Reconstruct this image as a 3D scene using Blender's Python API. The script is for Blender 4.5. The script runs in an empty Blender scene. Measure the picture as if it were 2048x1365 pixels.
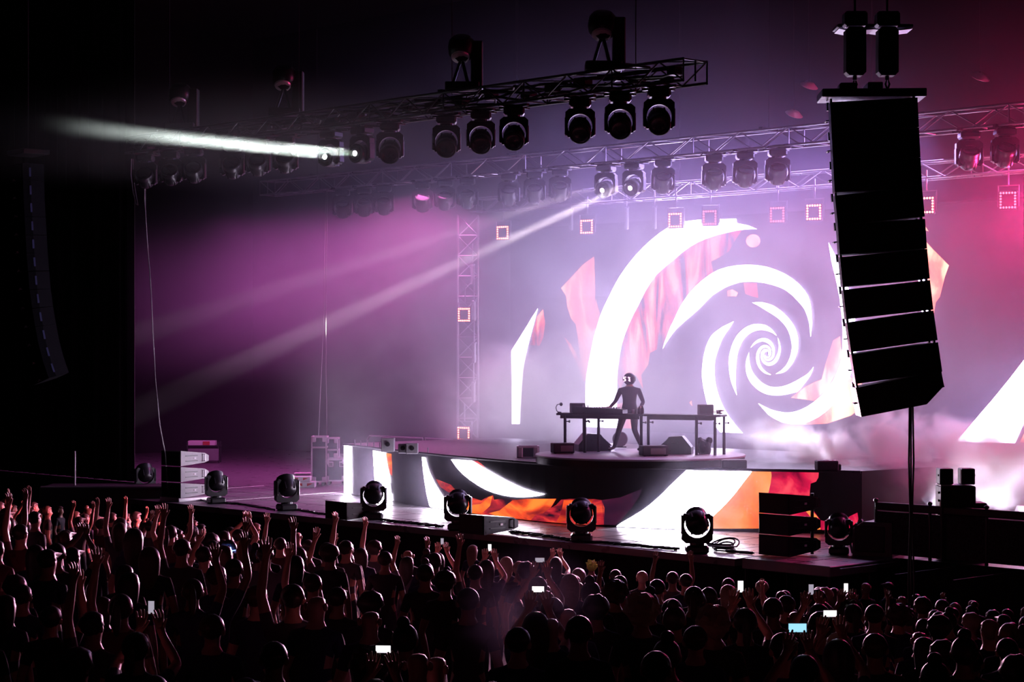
import bpy, bmesh, math, random
from mathutils import Vector, Matrix
from mathutils.geometry import tessellate_polygon
random.seed(7)
SC = bpy.context.scene
COL = SC.collection
PI = math.pi

# ---------------------------------------------------------------- camera
CAMZ, DECK, FPX = 5.4, 1.4, 4000.0
FWD = Vector((-0.7279, 0.6857, 0)).normalized()
RGT = Vector((FWD.y, -FWD.x, 0))
YAW = math.atan2(-FWD.x, FWD.y)
cam_d = bpy.data.cameras.new('camera')
cam = bpy.data.objects.new('camera', cam_d)
COL.objects.link(cam)
cam.location = (0, 0, CAMZ)
cam.rotation_euler = (PI / 2, 0, YAW)
cam_d.sensor_width = 36.0
cam_d.lens = FPX / 2048 * 36
cam_d.shift_y = 17.5 / 2048
cam_d.clip_end = 300
SC.camera = cam

# ---------------------------------------------------------------- world, exposure
SC.view_settings.view_transform = 'Standard'
SC.view_settings.look = 'None'
SC.view_settings.gamma = 1.0
SC.view_settings.exposure = 0.0
SC.view_settings.use_curve_mapping = False
SC.cycles.volume_bounces = 0
SC.cycles.max_bounces = 4
SC.cycles.diffuse_bounces = 2
SC.cycles.glossy_bounces = 2
SC.cycles.transparent_max_bounces = 24
SC.cycles.volume_step_rate = 1.5
SC.cycles.sample_clamp_indirect = 4.0
SC.cycles.adaptive_threshold = 0.02
wd = bpy.data.worlds.new('night')
SC.world = wd
wd.use_nodes = True
wd.node_tree.nodes['Background'].inputs[0].default_value = (0.05, 0.04, 0.10, 1)
wd.node_tree.nodes['Background'].inputs[1].default_value = 0.0


def ray(px, py):
    u = (px - 1024) / FPX
    w = (700 - py) / FPX
    return FWD + RGT * u + Vector((0, 0, w))


def at_y(px, py, y):
    d = ray(px, py)
    return Vector((0, 0, CAMZ)) + d * (y / d.y)


def at_z(px, py, z=DECK):
    d = ray(px, py)
    return Vector((0, 0, CAMZ)) + d * ((z - CAMZ) / d.z)


def at_d(px, py, dist):
    return Vector((0, 0, CAMZ)) + ray(px, py) * dist


# ---------------------------------------------------------------- lamps that light the haze
def lamp(name, kind, loc, power, color, aim=None, size=0.15, angle=60, blend=1.0):
    ld = bpy.data.lights.new(name, kind)
    ld.energy = power
    ld.color = color
    if kind in ('SPOT', 'POINT'):
        ld.shadow_soft_size = size
    if kind == 'SPOT':
        ld.spot_size = math.radians(angle)
        ld.spot_blend = blend
    o = bpy.data.objects.new(name, ld)
    COL.objects.link(o)
    o.location = loc
    if aim is not None:
        o.rotation_euler = (Vector(aim) - Vector(loc)).to_track_quat('-Z', 'Y').to_euler()
    return o


def panel_lamp(name, loc, power, color, sx, sy, aim, spread=180):
    o = lamp(name, 'AREA', loc, power, color, aim)
    o.data.shape = 'RECTANGLE'
    o.data.size = sx
    o.data.size_y = sy
    o.data.spread = math.radians(spread)
    return o


# magenta wash lamps on the rear truss, plus an added violet haze fill
panel_lamp('wash_fill_light', (-46.3, 40.2, 9.6), 680, (1.0, 0.19, 0.70), 8.0, 2.5, (-47.0, 38.6, 5.0), 140)
panel_lamp('wash_fill_light', (-52.5, 40.2, 9.6), 380, (1.0, 0.15, 0.80), 8.0, 2.5, (-52.5, 38.8, 5.0), 140)
panel_lamp('wash_fill_light', (-34.0, 40.6, 10.2), 800, (0.52, 0.36, 1.0), 12.0, 1.6, (-34.0, 37.0, 8.6), 150)
# unseen panels added behind the riser to brighten the smoke and screen haze
panel_lamp('wash_fill_light', (-40.9, 37.0, DECK + 1.6), 170, (0.80, 0.74, 1.0), 3.5, 1.5, (-40.7, 39.8, 5.5), 120)
panel_lamp('wash_fill_light', (-33.5, 37.4, DECK + 1.6), 520, (0.84, 0.76, 1.0), 9.0, 1.0, (-33.5, 39.8, 5.5), 130)
panel_lamp('wash_fill_light', (-26.5, 37.2, DECK + 0.5), 420, (0.88, 0.76, 1.0), 7.0, 0.6, (-27.0, 39.2, 4.5), 130)
# red strobes at the right end of the upper truss
lamp('wash_fill_light', 'POINT', at_y(2090, 415, 40.0), 2000, (1.0, 0.03, 0.18), None, 0.4)
panel_lamp('wash_fill_light', (-24.0, 40.2, 9.4), 200, (1.0, 0.20, 0.70), 6.0, 2.5, (-25.0, 38.4, 5.0), 140)
# unseen rose panels added above the stage lip to rim the crowd
panel_lamp('crowd_rim_fill', (-30.0, 28.3, 3.2), 780, (1.0, 0.22, 0.32), 3.0, 0.5, (-41.0, 14.0, 2.6), 64)
panel_lamp('crowd_rim_fill', (-27.0, 28.7, 3.8), 800, (1.0, 0.42, 0.66), 5.0, 0.5, (-18.0, 10.0, 3.2), 80)


def beam(start, end, power, color, angle, size=0.09):
    o = lamp('beam_light', 'SPOT', start, power, color, end, size, angle, 0.5)
    return o


beam(at_y(648, 312, 27.5), at_d(20, 238, 37.0), 700000, (0.88, 1.0, 0.95), 2.6)
beam(at_y(708, 306, 27.5), at_d(20, 248, 36.0), 700000, (0.88, 1.0, 0.95), 2.4)
beam(at_y(1262, 366, 38.2), at_y(380, 775, 37.0), 500000, (1.0, 0.85, 0.90), 2.8)
beam(at_y(1210, 368, 38.2), at_y(470, 606, 37.2), 160000, (1.0, 0.80, 0.92), 2.6)

# ---------------------------------------------------------------- materials
def mat(name, base=(0.5, 0.5, 0.5), rough=0.6, metal=0.0, emit=None, strength=0.0, noise=0.0, scale=20.0, spec=0.5):
    m = bpy.data.materials.new(name)
    m.use_nodes = True
    nt = m.node_tree
    b = nt.nodes['Principled BSDF']
    b.inputs['Base Color'].default_value = (*base, 1)
    b.inputs['Roughness'].default_value = rough
    b.inputs['Metallic'].default_value = metal
    b.inputs['Specular IOR Level'].default_value = spec
    if emit:
        b.inputs['Emission Color'].default_value = (*emit, 1)
        b.inputs['Emission Strength'].default_value = strength
    if noise > 0:
        tc = nt.nodes.new('ShaderNodeTexCoord')
        nz = nt.nodes.new('ShaderNodeTexNoise')
        nz.inputs['Scale'].default_value = scale
        nz.inputs['Detail'].default_value = 4
        mx = nt.nodes.new('ShaderNodeMix')
        mx.data_type = 'RGBA'
        mx.inputs[6].default_value = (*[c * (1 - noise) for c in base], 1)
        mx.inputs[7].default_value = (*[min(1, c * (1 + noise)) for c in base], 1)
        nt.links.new(tc.outputs['Object'], nz.inputs['Vector'])
        nt.links.new(nz.outputs['Fac'], mx.inputs[0])
        nt.links.new(mx.outputs[2], b.inputs['Base Color'])
        mr = nt.nodes.new('ShaderNodeMapRange')
        mr.inputs['To Min'].default_value = max(0.05, rough - 0.12)
        mr.inputs['To Max'].default_value = min(1, rough + 0.12)
        nt.links.new(nz.outputs['Fac'], mr.inputs['Value'])
        nt.links.new(mr.outputs[0], b.inputs['Roughness'])
    return m


def flame_mat(name, dark, mid, hot, strength, scale, stretch, rot=0.0, lo=0.3, hi=0.75):
    """screen content: streaky fire, given off by the panel's own diodes"""
    m = bpy.data.materials.new(name)
    m.use_nodes = True
    nt = m.node_tree
    b = nt.nodes['Principled BSDF']
    b.inputs['Base Color'].default_value = (0.012, 0.012, 0.016, 1)
    b.inputs['Roughness'].default_value = 0.5
    tc = nt.nodes.new('ShaderNodeTexCoord')
    mp = nt.nodes.new('ShaderNodeMapping')
    mp.inputs['Scale'].default_value = stretch
    mp.inputs['Rotation'].default_value = (0, rot, 0)
    nz = nt.nodes.new('ShaderNodeTexNoise')
    nz.inputs['Scale'].default_value = scale
    nz.inputs['Detail'].default_value = 5
    nz.inputs['Distortion'].default_value = 0.6
    rp = nt.nodes.new('ShaderNodeValToRGB')
    e = rp.color_ramp.elements
    e[0].position = lo
    e[0].color = (*dark, 1)
    e[1].position = hi
    e[1].color = (*hot, 1)
    k = e.new((lo + hi) / 2)
    k.color = (*mid, 1)
    L = nt.links.new
    L(tc.outputs['Object'], mp.inputs['Vector'])
    L(mp.outputs[0], nz.inputs['Vector'])
    L(nz.outputs['Fac'], rp.inputs['Fac'])
    L(rp.outputs['Color'], b.inputs['Emission Color'])
    b.inputs['Emission Strength'].default_value = strength
    return m


BLACK = mat('black paint', (0.012, 0.011, 0.014), 0.45, noise=0.3, scale=9)
BLACKM = mat('black metal', (0.03, 0.028, 0.034), 0.32, 0.6, noise=0.3, scale=14)
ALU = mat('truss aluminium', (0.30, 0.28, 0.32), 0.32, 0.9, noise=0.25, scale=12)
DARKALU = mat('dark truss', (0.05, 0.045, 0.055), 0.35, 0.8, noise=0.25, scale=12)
DRAPE = mat('black drape', (0.010, 0.009, 0.012), 0.95, noise=0.4, scale=3)
DECKM = mat('stage deck', (0.145, 0.125, 0.15), 0.31, spec=0.9, noise=0.2, scale=2.2)
FASCIA = mat('stage skirt', (0.012, 0.010, 0.016), 0.9, noise=0.3, scale=5)
FLOORM = mat('hall floor', (0.012, 0.010, 0.012), 0.9, spec=0.05, noise=0.3, scale=1.5)
CASEM = mat('case laminate', (0.05, 0.048, 0.07), 0.5, noise=0.2, scale=20)
STEEL = mat('case edge aluminium', (0.78, 0.74, 0.78), 0.35, 0.35, noise=0.1, scale=30)
LITCAB = mat('speaker side painted lit', (0.30, 0.27, 0.30), 0.5, noise=0.2, scale=20)  # pale tone puts the light on the left speaker stack into the colour
WHITEP = mat('white paint', (0.75, 0.70, 0.74), 0.6, noise=0.1, scale=20)
REDP = mat('red paint', (0.55, 0.06, 0.06), 0.6, noise=0.15, scale=20)
TAPE = mat('white tape', (0.8, 0.76, 0.8), 0.7, noise=0.1, scale=30)
GREYP = mat('grey paint', (0.22, 0.21, 0.24), 0.55, noise=0.15, scale=20)
GRILLE = mat('speaker grille', (0.02, 0.018, 0.024), 0.55, 0.4, noise=0.35, scale=160)
LENS = mat('lamp lens', (0.02, 0.02, 0.03), 0.08, 0.0, noise=0.1, scale=10, spec=0.8)
ARRAYM = mat('dull black speaker', (0.004, 0.004, 0.006), 0.9, noise=0.2, scale=9, spec=0.08)
RUBBER = mat('black cable', (0.012, 0.011, 0.014), 0.5, noise=0.2, scale=30)
WIRE = mat('steel wire', (0.22, 0.2, 0.22), 0.4, 0.5, noise=0.2, scale=30)
LITLENS = mat('lit lamp lens', (0.8, 0.8, 0.8), 0.2, 0, (0.88, 1.0, 0.95), 30, noise=0.01)
WARMLENS = mat('lit warm lens', (0.8, 0.8, 0.8), 0.2, 0, (1.0, 0.86, 0.88), 12, noise=0.01)
REDLED = mat('red diodes', (0.4, 0.05, 0.05), 0.3, 0, (1.0, 0.17, 0.13), 12, noise=0.01)
DIMLED = mat('dimmed red diodes', (0.4, 0.05, 0.05), 0.3, 0, (1.0, 0.14, 0.2), 3.5, noise=0.01)
PANEL = mat('dark screen panel', (0.014, 0.014, 0.02), 0.55, noise=0.3, scale=6)
WHITELED = mat('white wall picture', (0.05, 0.05, 0.05), 0.5, 0, (0.68, 0.57, 1.0), 25.0, noise=0.01)
RISERLED = mat('white riser picture', (0.05, 0.05, 0.05), 0.5, 0, (0.92, 0.80, 1.0), 40.0, noise=0.01)


# ---------------------------------------------------------------- mesh builder
class MB:
    def __init__(s):
        s.v, s.f, s.m = [], [], []

    def add(s, vs, fs, mi=0):
        o = len(s.v)
        s.v += [tuple(x) for x in vs]
        s.f += [tuple(i + o for i in f) for f in fs]
        s.m += [mi] * len(fs)
        return s

    def box(s, c, d, M=None, mi=0, taper=1.0):
        x, y, z = d[0] / 2, d[1] / 2, d[2] / 2
        vs = [Vector((sx * x * (taper if sz > 0 else 1), sy * y * (taper if sz > 0 else 1), sz * z)) for sz in (-1, 1) for sy in (-1, 1) for sx in (-1, 1)]
        if M is not None:
            vs = [M @ q for q in vs]
        vs = [q + Vector(c) for q in vs]
        return s.add(vs, [(0, 2, 3, 1), (4, 5, 7, 6), (0, 1, 5, 4), (2, 6, 7, 3), (0, 4, 6, 2), (1, 3, 7, 5)], mi)

    def bevbox(s, c, d, b=0.02, M=None, mi=0):
        bm = bmesh.new()
        bmesh.ops.create_cube(bm, size=1)
        for q in bm.verts:
            q.co = Vector((q.co.x * d[0], q.co.y * d[1], q.co.z * d[2]))
        bmesh.ops.bevel(bm, geom=bm.edges[:], offset=b, segments=1, affect='EDGES')
        bm.verts.index_update()
        vs = [q.co.copy() for q in bm.verts]
        fs = [[q.index for q in f.verts] for f in bm.faces]
        bm.free()
        if M is not None:
            vs = [M @ q for q in vs]
        return s.add([q + Vector(c) for q in vs], fs, mi)

    def tube(s, pts, r, n=6, mi=0, caps=True):
        pts = [Vector(p) for p in pts]
        rr = r if isinstance(r, (list, tuple)) else [r] * len(pts)
        vs, fs = [], []
        prev = None
        for i, p in enumerate(pts):
            t = (pts[min(i + 1, len(pts) - 1)] - pts[max(i - 1, 0)])
            t = t.normalized() if t.length > 1e-9 else Vector((0, 0, 1))
            if prev is None:
                a = Vector((0, 0, 1)) if abs(t.z) < 0.9 else Vector((1, 0, 0))
                x = t.cross(a).normalized()
            else:
                x = (prev - t * prev.dot(t))
                x = x.normalized() if x.length > 1e-6 else t.orthogonal().normalized()
            prev = x
            y = t.cross(x)
            for k in range(n):
                a = 2 * PI * k / n
                vs.append(p + (x * math.cos(a) + y * math.sin(a)) * rr[i])
        for i in range(len(pts) - 1):
            for k in range(n):
                fs.append((i * n + k, i * n + (k + 1) % n, (i + 1) * n + (k + 1) % n, (i + 1) * n + k))
        if caps:
            fs.append(tuple(range(n - 1, -1, -1)))
            fs.append(tuple((len(pts) - 1) * n + k for k in range(n)))
        return s.add(vs, fs, mi)

    def lathe(s, prof, n=16, M=None, mi=0):
        """prof: (radius, z) pairs about local z"""
        vs, fs = [], []
        for (r, z) in prof:
            for k in range(n):
                a = 2 * PI * k / n
                vs.append(Vector((r * math.cos(a), r * math.sin(a), z)))
        for i in range(len(prof) - 1):
            for k in range(n):
                fs.append((i * n + k, i * n + (k + 1) % n, (i + 1) * n + (k + 1) % n, (i + 1) * n + k))
        fs.append(tuple(range(n - 1, -1, -1)))
        fs.append(tuple((len(prof) - 1) * n + k for k in range(n)))
        if M is not None:
            vs = [M @ q for q in vs]
        return s.add(vs, fs, mi)

    def prism(s, poly, t, M=None, mi=0):
        """poly in local xz, extruded t along local y (centred)"""
        n = len(poly)
        vs = [Vector((x, -t / 2, z)) for x, z in poly] + [Vector((x, t / 2, z)) for x, z in poly]
        tri = tessellate_polygon([[Vector((x, z, 0)) for x, z in poly]])
        fs = [tuple(a) for a in tri] + [tuple(i + n for i in reversed(a)) for a in tri]
        fs += [(i, (i + 1) % n, (i + 1) % n + n, i + n) for i in range(n)]
        if M is not None:
            vs = [M @ q for q in vs]
        return s.add(vs, fs, mi)

    def mesh(s, name, mats, smooth=False):
        me = bpy.data.meshes.new(name)
        me.from_pydata(s.v, [], s.f)
        for m in (mats if isinstance(mats, (list, tuple)) else [mats]):
            me.materials.append(m)
        me.polygons.foreach_set('material_index', s.m)
        if smooth:
            me.polygons.foreach_set('use_smooth', [True] * len(s.f))
        me.update()
        bm = bmesh.new()
        bm.from_mesh(me)
        bmesh.ops.recalc_face_normals(bm, faces=bm.faces[:])
        bm.to_mesh(me)
        bm.free()
        if smooth:
            try:
                me.set_sharp_from_angle(angle=math.radians(38))
            except Exception:
                pass
        return me

    def build(s, name, mats, parent=None, smooth=False):
        return link(name, s.mesh(name, mats, smooth), parent)


KIDS = {}


def link(name, me, parent=None):
    o = bpy.data.objects.new(name, me)
    COL.objects.link(o)
    if parent is not None:
        o.parent = parent
        KIDS.setdefault(parent.name, []).append(o)
    return o


def tag(o, label, cat, group=None, kind=None):
    if label:
        o['label'] = label
    if cat:
        o['category'] = cat
    if group:
        o['group'] = group
    if kind:
        o['kind'] = kind
    return o


def struct(name, o_label=None, mb=None, mats=None, smooth=False):
    o = mb.build(name, mats, None, smooth)
    o['kind'] = 'structure'
    if o_label:
        o['label'] = o_label
    return o


def thing(name, label, cat, loc=(0, 0, 0), rz=0.0, group=None):
    o = bpy.data.objects.new(name, None)
    o.empty_display_size = 0.2
    COL.objects.link(o)
    o.location = loc
    o.rotation_euler = (0, 0, rz)
    return tag(o, label, cat, group)


def kids(o):
    return KIDS.get(o.name, [])


def dup(root, loc=None, rot=None, label=None, group=None, scale=None):
    r = root.copy()
    COL.objects.link(r)
    if loc is not None:
        r.location = loc
    if rot is not None:
        r.rotation_euler = rot
    if scale is not None:
        r.scale = scale
    if label:
        r['label'] = label
    if group:
        r['group'] = group

    def rec(src, dst):
        for ch in list(kids(src)):
            c = ch.copy()
            COL.objects.link(c)
            c.parent = dst
            KIDS.setdefault(dst.name, []).append(c)
            rec(ch, c)
    rec(root, r)
    return r


def rotz(a):
    return Matrix.Rotation(a, 3, 'Z')


def rotx(a):
    return Matrix.Rotation(a, 3, 'X')


def roty(a):
    return Matrix.Rotation(a, 3, 'Y')


CAMROT = math.atan2(RGT.y, RGT.x)   # turn that sets a thing's own x across the line of sight

# ================================================================ setting
# hall shell: raked crowd floor, side and rear walls, ceiling, all nearly black
RISE0, RAKE = 2.0, 0.13        # heads 2 m under the camera on the flat part, dropping towards the stage
STAND = 1.72


def floor_z(y):
    return CAMZ - STAND - (RISE0 + RAKE * max(0.0, min(y, 29.3) - 11.5))


b = MB()
ys = [-6, 0, 4, 8, 11.5, 15, 18, 21, 24, 27, 29.3, 48]
vs = [(x, y, floor_z(y)) for y in ys for x in (-75, 8)]
b.add(vs, [(2 * i, 2 * i + 1, 2 * i + 3, 2 * i + 2) for i in range(len(ys) - 1)])
struct('floor', 'dark raked hall floor under the crowd', b, FLOORM)
struct('wall_back', 'black rear wall behind the stage', MB().box((-35, 50, 8), (90, 0.3, 22)), DRAPE)
struct('wall_left', 'dark far side wall of the stage', MB().box((-69, 22, 8), (0.3, 56, 22)), DRAPE)
struct('wall_right', 'dark near side wall', MB().box((8.2, 22, 8), (0.3, 56, 22)), DRAPE)
struct('ceiling', 'black hall ceiling high above the stage', MB().box((-30, 22, 18.6), (78, 56, 0.3)), DRAPE)

# stage deck with its front skirt
b = MB()
poly = [(-50.5, 29.3), (-24.9, 29.3), (-24.9, 31.0), (-22.8, 31.0), (-22.8, 31.72), (-12, 31.72), (-12, 48), (-66, 48), (-66, 33), (-50.5, 33)]
n = len(poly)
tri = tessellate_polygon([[Vector((x, y, 0)) for x, y in poly]])
b.add([(x, y, DECK) for x, y in poly], tri)
b.add([(x, y, DECK - 0.14) for x, y in poly] + [(x, y, DECK) for x, y in poly], [(i, (i + 1) % n, (i + 1) % n + n, i + n) for i in range(n)])
deck = struct('stage_deck', 'grey stage deck lit by the screens', b, DECKM)
b = MB()
for i in range(n):
    p, q = Vector((*poly[i], 0)), Vector((*poly[(i + 1) % n], 0))
    inn = Vector((0, 0.06, 0)) if abs(p.y - q.y) < 1e-6 and p.y < 40 else Vector((0, 0, 0))
    p, q = p + inn, q + inn
    m_ = max(2, int((q - p).length / 0.25))
    vs = []
    for k in range(m_ + 1):
        t = p.lerp(q, k / m_) + Vector((0, 0.03 * (k % 2), 0))
        vs += [(t.x, t.y, -1.2), (t.x, t.y, DECK - 0.14)]
    b.add(vs, [(2 * k, 2 * k + 2, 2 * k + 3, 2 * k + 1) for k in range(m_)])
b.build('skirt', FASCIA, deck)
# seams between deck panels
b = MB()
for k in range(1, 26):
    x = -50.5 + k * 1.22
    b.box((x, 32.0, DECK + 0.002), (0.02, 5.3, 0.004))
for k in range(1, 5):
    b.box((-37.7, 29.3 + k * 1.22, DECK + 0.002), (25.4, 0.02, 0.004))
o = b.build('seam', BLACK, deck)
o['kind'] = 'stuff'

# projecting deck pad beside the front fill speakers
p = thing('stage_pad', 'flat lit deck pad jutting out in front of the three stacked front speakers', 'platform', (-23.9, 30.25, DECK - 0.2))
MB().bevbox((0, 0, 0.1), (2.2, 1.45, 0.2), 0.015).build('top', mat('pale pad board', (0.42, 0.37, 0.41), 0.35, noise=0.15, scale=4), p)
for sx in (-1, 1):
    for sy in (-1, 1):
        MB().tube([(sx * 1.0, sy * 0.62, 0), (sx * 1.0, sy * 0.62, -1.85)], 0.03, 8).build('leg', BLACKM, p)
for (sx, sy) in ((-0.35, 0.35), (0.5, 0.2), (0.1, -0.35), (-0.5, -0.1)):
    MB().box((sx, sy, 0.202), (0.6, 0.025, 0.004)).build('slot', BLACK, p)

# drapes: black leg at the side of the stage
b = MB()
m_ = 120
vs = []
for k in range(m_ + 1):
    x = -51.6 - k * 0.12
    y = 33.0 + 0.07 * math.sin(k * 1.7) + 0.04 * math.sin(k * 0.61)
    vs += [(x, y, DECK + 0.02), (x, y, 18)]
b.add(vs, [(2 * k, 2 * k + 2, 2 * k + 3, 2 * k + 1) for k in range(m_)])
tag(b.build('stage_curtain', DRAPE, smooth=True), 'tall black curtain masking the dark wing beside the hanging cables', 'curtain')

# ---------------------------------------------------------------- riser with curved screen front
RTOP = DECK + 1.38
tops = [(688, 887.5), (740, 894), (840, 905), (960, 916.5), (1090, 926.5), (1240, 933), (1400, 937), (1500, 938.7), (1640, 941), (1722, 943)]


def top_y(px):
    # smooth cubic-like interpolation of the riser's top edge
    for i in range(len(tops) - 1):
        if px <= tops[i + 1][0]:
            break
    x0, y0 = tops[i]
    x1, y1 = tops[i + 1]
    mm = []
    for j in (i, i + 1):
        a, c = tops[max(j - 1, 0)], tops[min(j + 1, len(tops) - 1)]
        mm.append((c[1] - a[1]) / (c[0] - a[0]))
    h = x1 - x0
    t = (px - x0) / h
    return (2 * t**3 - 3 * t**2 + 1) * y0 + (t**3 - 2 * t**2 + t) * h * mm[0] + (-2 * t**3 + 3 * t**2) * y1 + (t**3 - t**2) * h * mm[1]


NSEG = 36
rpx = [688 + (1722 - 688) * k / NSEG for k in range(NSEG + 1)]
rpt = []
for x in rpx:
    q = at_z(x, top_y(x), RTOP)
    rpt.append(Vector((q.x, q.y, 0)))
rdepth = [q.dot(FWD) for q in rpt]


def on_riser(px, py, off=0.0):
    t = (px - rpx[0]) / (rpx[-1] - rpx[0]) * NSEG
    i = max(0, min(NSEG - 1, int(t)))
    p, q = rpt[i], rpt[i + 1]
    d = ray(px, py)
    e = (q - p)
    nrm = Vector((e.y, -e.x, 0)).normalized()
    if nrm.y > 0:
        nrm = -nrm
    s = p.dot(nrm) / Vector((d.x, d.y, 0)).dot(nrm)
    return Vector((0, 0, CAMZ)) + d * s + nrm * off


def clip_strip(poly, x0, x1):
    def half(pl, f):
        out = []
        for i in range(len(pl)):
            a, c = pl[i], pl[(i + 1) % len(pl)]
            fa, fc = f(a), f(c)
            if fa >= 0:
                out.append(a)
            if (fa > 0 and fc < 0) or (fa < 0 and fc > 0):
                t = fa / (fa - fc)
                out.append((a[0] + (c[0] - a[0]) * t, a[1] + (c[1] - a[1]) * t))
        return out
    poly = half(poly, lambda q: q[0] - x0)
    return half(poly, lambda q: x1 - q[0]) if len(poly) > 2 else []


def lay_on_riser(mb, pts, off, mi):
    tri = tessellate_polygon([[Vector((x, y, 0)) for x, y in pts]])
    for t in tri:
        tp = [pts[i] for i in t]
        lo, hi = min(q[0] for q in tp), max(q[0] for q in tp)
        for k in range(NSEG):
            if rpx[k + 1] <= lo or rpx[k] >= hi:
                continue
            c = clip_strip(tp, rpx[k], rpx[k + 1])
            if len(c) >= 3:
                vs = [on_riser(x, y, off) for x, y in c]
                for v in vs:
                    v.z = min(max(v.z, DECK + 0.02), RTOP - 0.05)
                mb.add(vs, [tuple(range(len(c)))], mi)


b = MB()
outline = rpt + [Vector((rpt[-1].x + 0.4, 40.5, 0)), Vector((rpt[0].x + 0.2, 40.5, 0))]
n = len(outline)
tri = tessellate_polygon([outline])
b.add([(q.x, q.y + 0.03, RTOP) for q in outline], tri)
b.add([(q.x, q.y + 0.03, DECK) for q in outline] + [(q.x, q.y + 0.03, RTOP) for q in outline], [(i, (i + 1) % n, (i + 1) % n + n, i + n) for i in range(n)])
riser = struct('stage_riser', 'raised stage block behind the curved front screen', b, BLACK)

FIRE_R = flame_mat('riser fire red', (0.02, 0.004, 0.015), (0.55, 0.02, 0.035), (1.2, 0.13, 0.04), 1.0, 1.6, (0.5, 0.5, 1.7), 0.9, 0.38, 0.7)
FIRE_O = flame_mat('riser fire orange', (0.25, 0.008, 0.015), (0.95, 0.08, 0.02), (1.4, 0.30, 0.04), 1.0, 1.5, (0.5, 0.5, 1.6), 0.9, 0.34, 0.62)
FIRE_Y = flame_mat('riser fire amber', (1.1, 0.12, 0.02), (1.25, 0.30, 0.06), (1.35, 0.48, 0.22), 1.0, 0.7, (1, 1, 1), 0.2, 0.3, 0.7)
FIRE_P = flame_mat('riser fire crimson', (0.22, 0.002, 0.03), (0.75, 0.01, 0.07), (1.2, 0.10, 0.14), 1.0, 1.6, (1, 1, 1), 0.0, 0.32, 0.68)
FIRE_D = flame_mat('riser fire maroon', (0.012, 0.006, 0.02), (0.05, 0.008, 0.03), (0.22, 0.015, 0.05), 1.0, 1.0, (1, 1, 1), 0.0, 0.4, 0.75)

rs = thing('riser_screen', 'curved screen along the riser front showing white arcs and orange fire', 'screen', (0, 0, 0))
b = MB()
for k in range(NSEG):
    p, q = rpt[k], rpt[k + 1]
    b.add([(p.x, p.y, DECK), (q.x, q.y, DECK), (q.x, q.y, RTOP), (p.x, p.y, RTOP)], [(0, 1, 2, 3)])
b.build('panel', PANEL, rs)
C2 = lambda L: [(x / 2.65 + 600, y / 2.65 + 850) for x, y in L]
C3 = lambda L: [(x / 2.65 + 1300, y / 2.65 + 850) for x, y in L]
pic = MB()
R_WHITE = [
    C2([(237, 105), (272, 106), (274, 240), (275, 368), (237, 372), (236, 240)]),
    C2([(390, 137), (456, 149), (464, 200), (473, 260), (483, 340), (492, 425), (492, 450), (405, 445), (402, 350), (396, 240)]),
    C2([(650, 172), (665, 174), (675, 210), (692, 258), (712, 300), (735, 340), (760, 378), (778, 410), (788, 470), (700, 470), (690, 430), (676, 370), (664, 300), (655, 230)]),
    C2([(805, 184), (917, 192), (950, 212), (985, 234), (1030, 260), (1080, 288), (1130, 312), (1180, 335), (1240, 355), (1300, 368), (1270, 376), (1230, 381), (1180, 384), (1130, 382), (1080, 374), (1030, 361), (985, 343), (945, 320), (905, 293), (870, 265), (838, 232), (818, 205)]),
    C3([(195, 232), (540, 240), (515, 280), (480, 325), (450, 365), (420, 400), (385, 437), (345, 475), (305, 520), (290, 545), (270, 575), (-200, 560), (-150, 520), (-100, 492), (-40, 455), (0, 425), (50, 382), (90, 342), (130, 302)])]
R_FIRE = [
    (C2([(457, 150), (487, 155), (490, 215), (491, 272), (480, 262), (470, 225)]), 2),
    (C2([(472, 300), (486, 320), (488, 370), (478, 350)]), 5),
    (C2([(668, 176), (700, 228), (722, 288), (760, 306), (800, 320), (825, 345), (842, 376), (835, 400), (775, 405), (757, 372), (732, 333), (709, 295), (690, 250)]), 5),
    (C2([(722, 288), (800, 318), (830, 350), (790, 360), (745, 330)]), 1),
    (C2([(912, 190), (945, 193), (965, 208), (985, 230), (950, 212)]), 1),
    (C2([(820, 398), (900, 383), (962, 402), (1000, 380), (1025, 374), (1030, 398), (1080, 390), (1150, 398), (1200, 393), (1360, 392), (1345, 420), (1330, 442), (1360, 425), (1385, 398), (1430, 393), (1560, 394), (1600, 400), (1615, 440), (1612, 530), (1530, 532), (1420, 525), (1200, 512), (1050, 500), (900, 488), (868, 430)]), 1),
    (C2([(1000, 470), (1060, 455), (1130, 400), (1200, 394), (1360, 393), (1330, 440), (1290, 470), (1255, 475), (1225, 508), (1100, 500)]), 2),
    (C2([(1400, 400), (1560, 396), (1520, 450), (1480, 480), (1380, 520), (1360, 515), (1385, 470)]), 2),
    (C2([(870, 432), (960, 420), (1000, 385), (1022, 378), (1010, 430), (960, 480), (905, 484)]), 2),
    (C2([(1600, 400), (1700, 385), (1815, 340), (1800, 380), (1760, 440), (1700, 510), (1670, 532), (1612, 530)]), 5),
    (C3([(540, 241), (642, 243), (645, 270), (640, 310), (630, 355), (615, 400), (600, 470), (585, 550), (300, 551), (310, 520), (345, 478), (385, 440), (420, 403), (450, 368), (480, 328), (515, 283)]), 3),
    (C3([(642, 243), (895, 246), (893, 280), (880, 302), (852, 312), (848, 350), (845, 400), (720, 420), (600, 470), (615, 400), (630, 355), (640, 310)]), 4),
    (C3([(600, 470), (720, 420), (845, 400), (840, 430), (820, 460), (870, 460), (900, 500), (915, 556), (585, 553)]), 4),
    (C3([(820, 452), (862, 458), (890, 490), (905, 556), (880, 556), (868, 510), (840, 475)]), 3),
    (C3([(900, 505), (960, 520), (1010, 525), (1060, 485), (1100, 466), (1105, 500), (1090, 545), (1000, 560), (912, 558)]), 4)]
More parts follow.
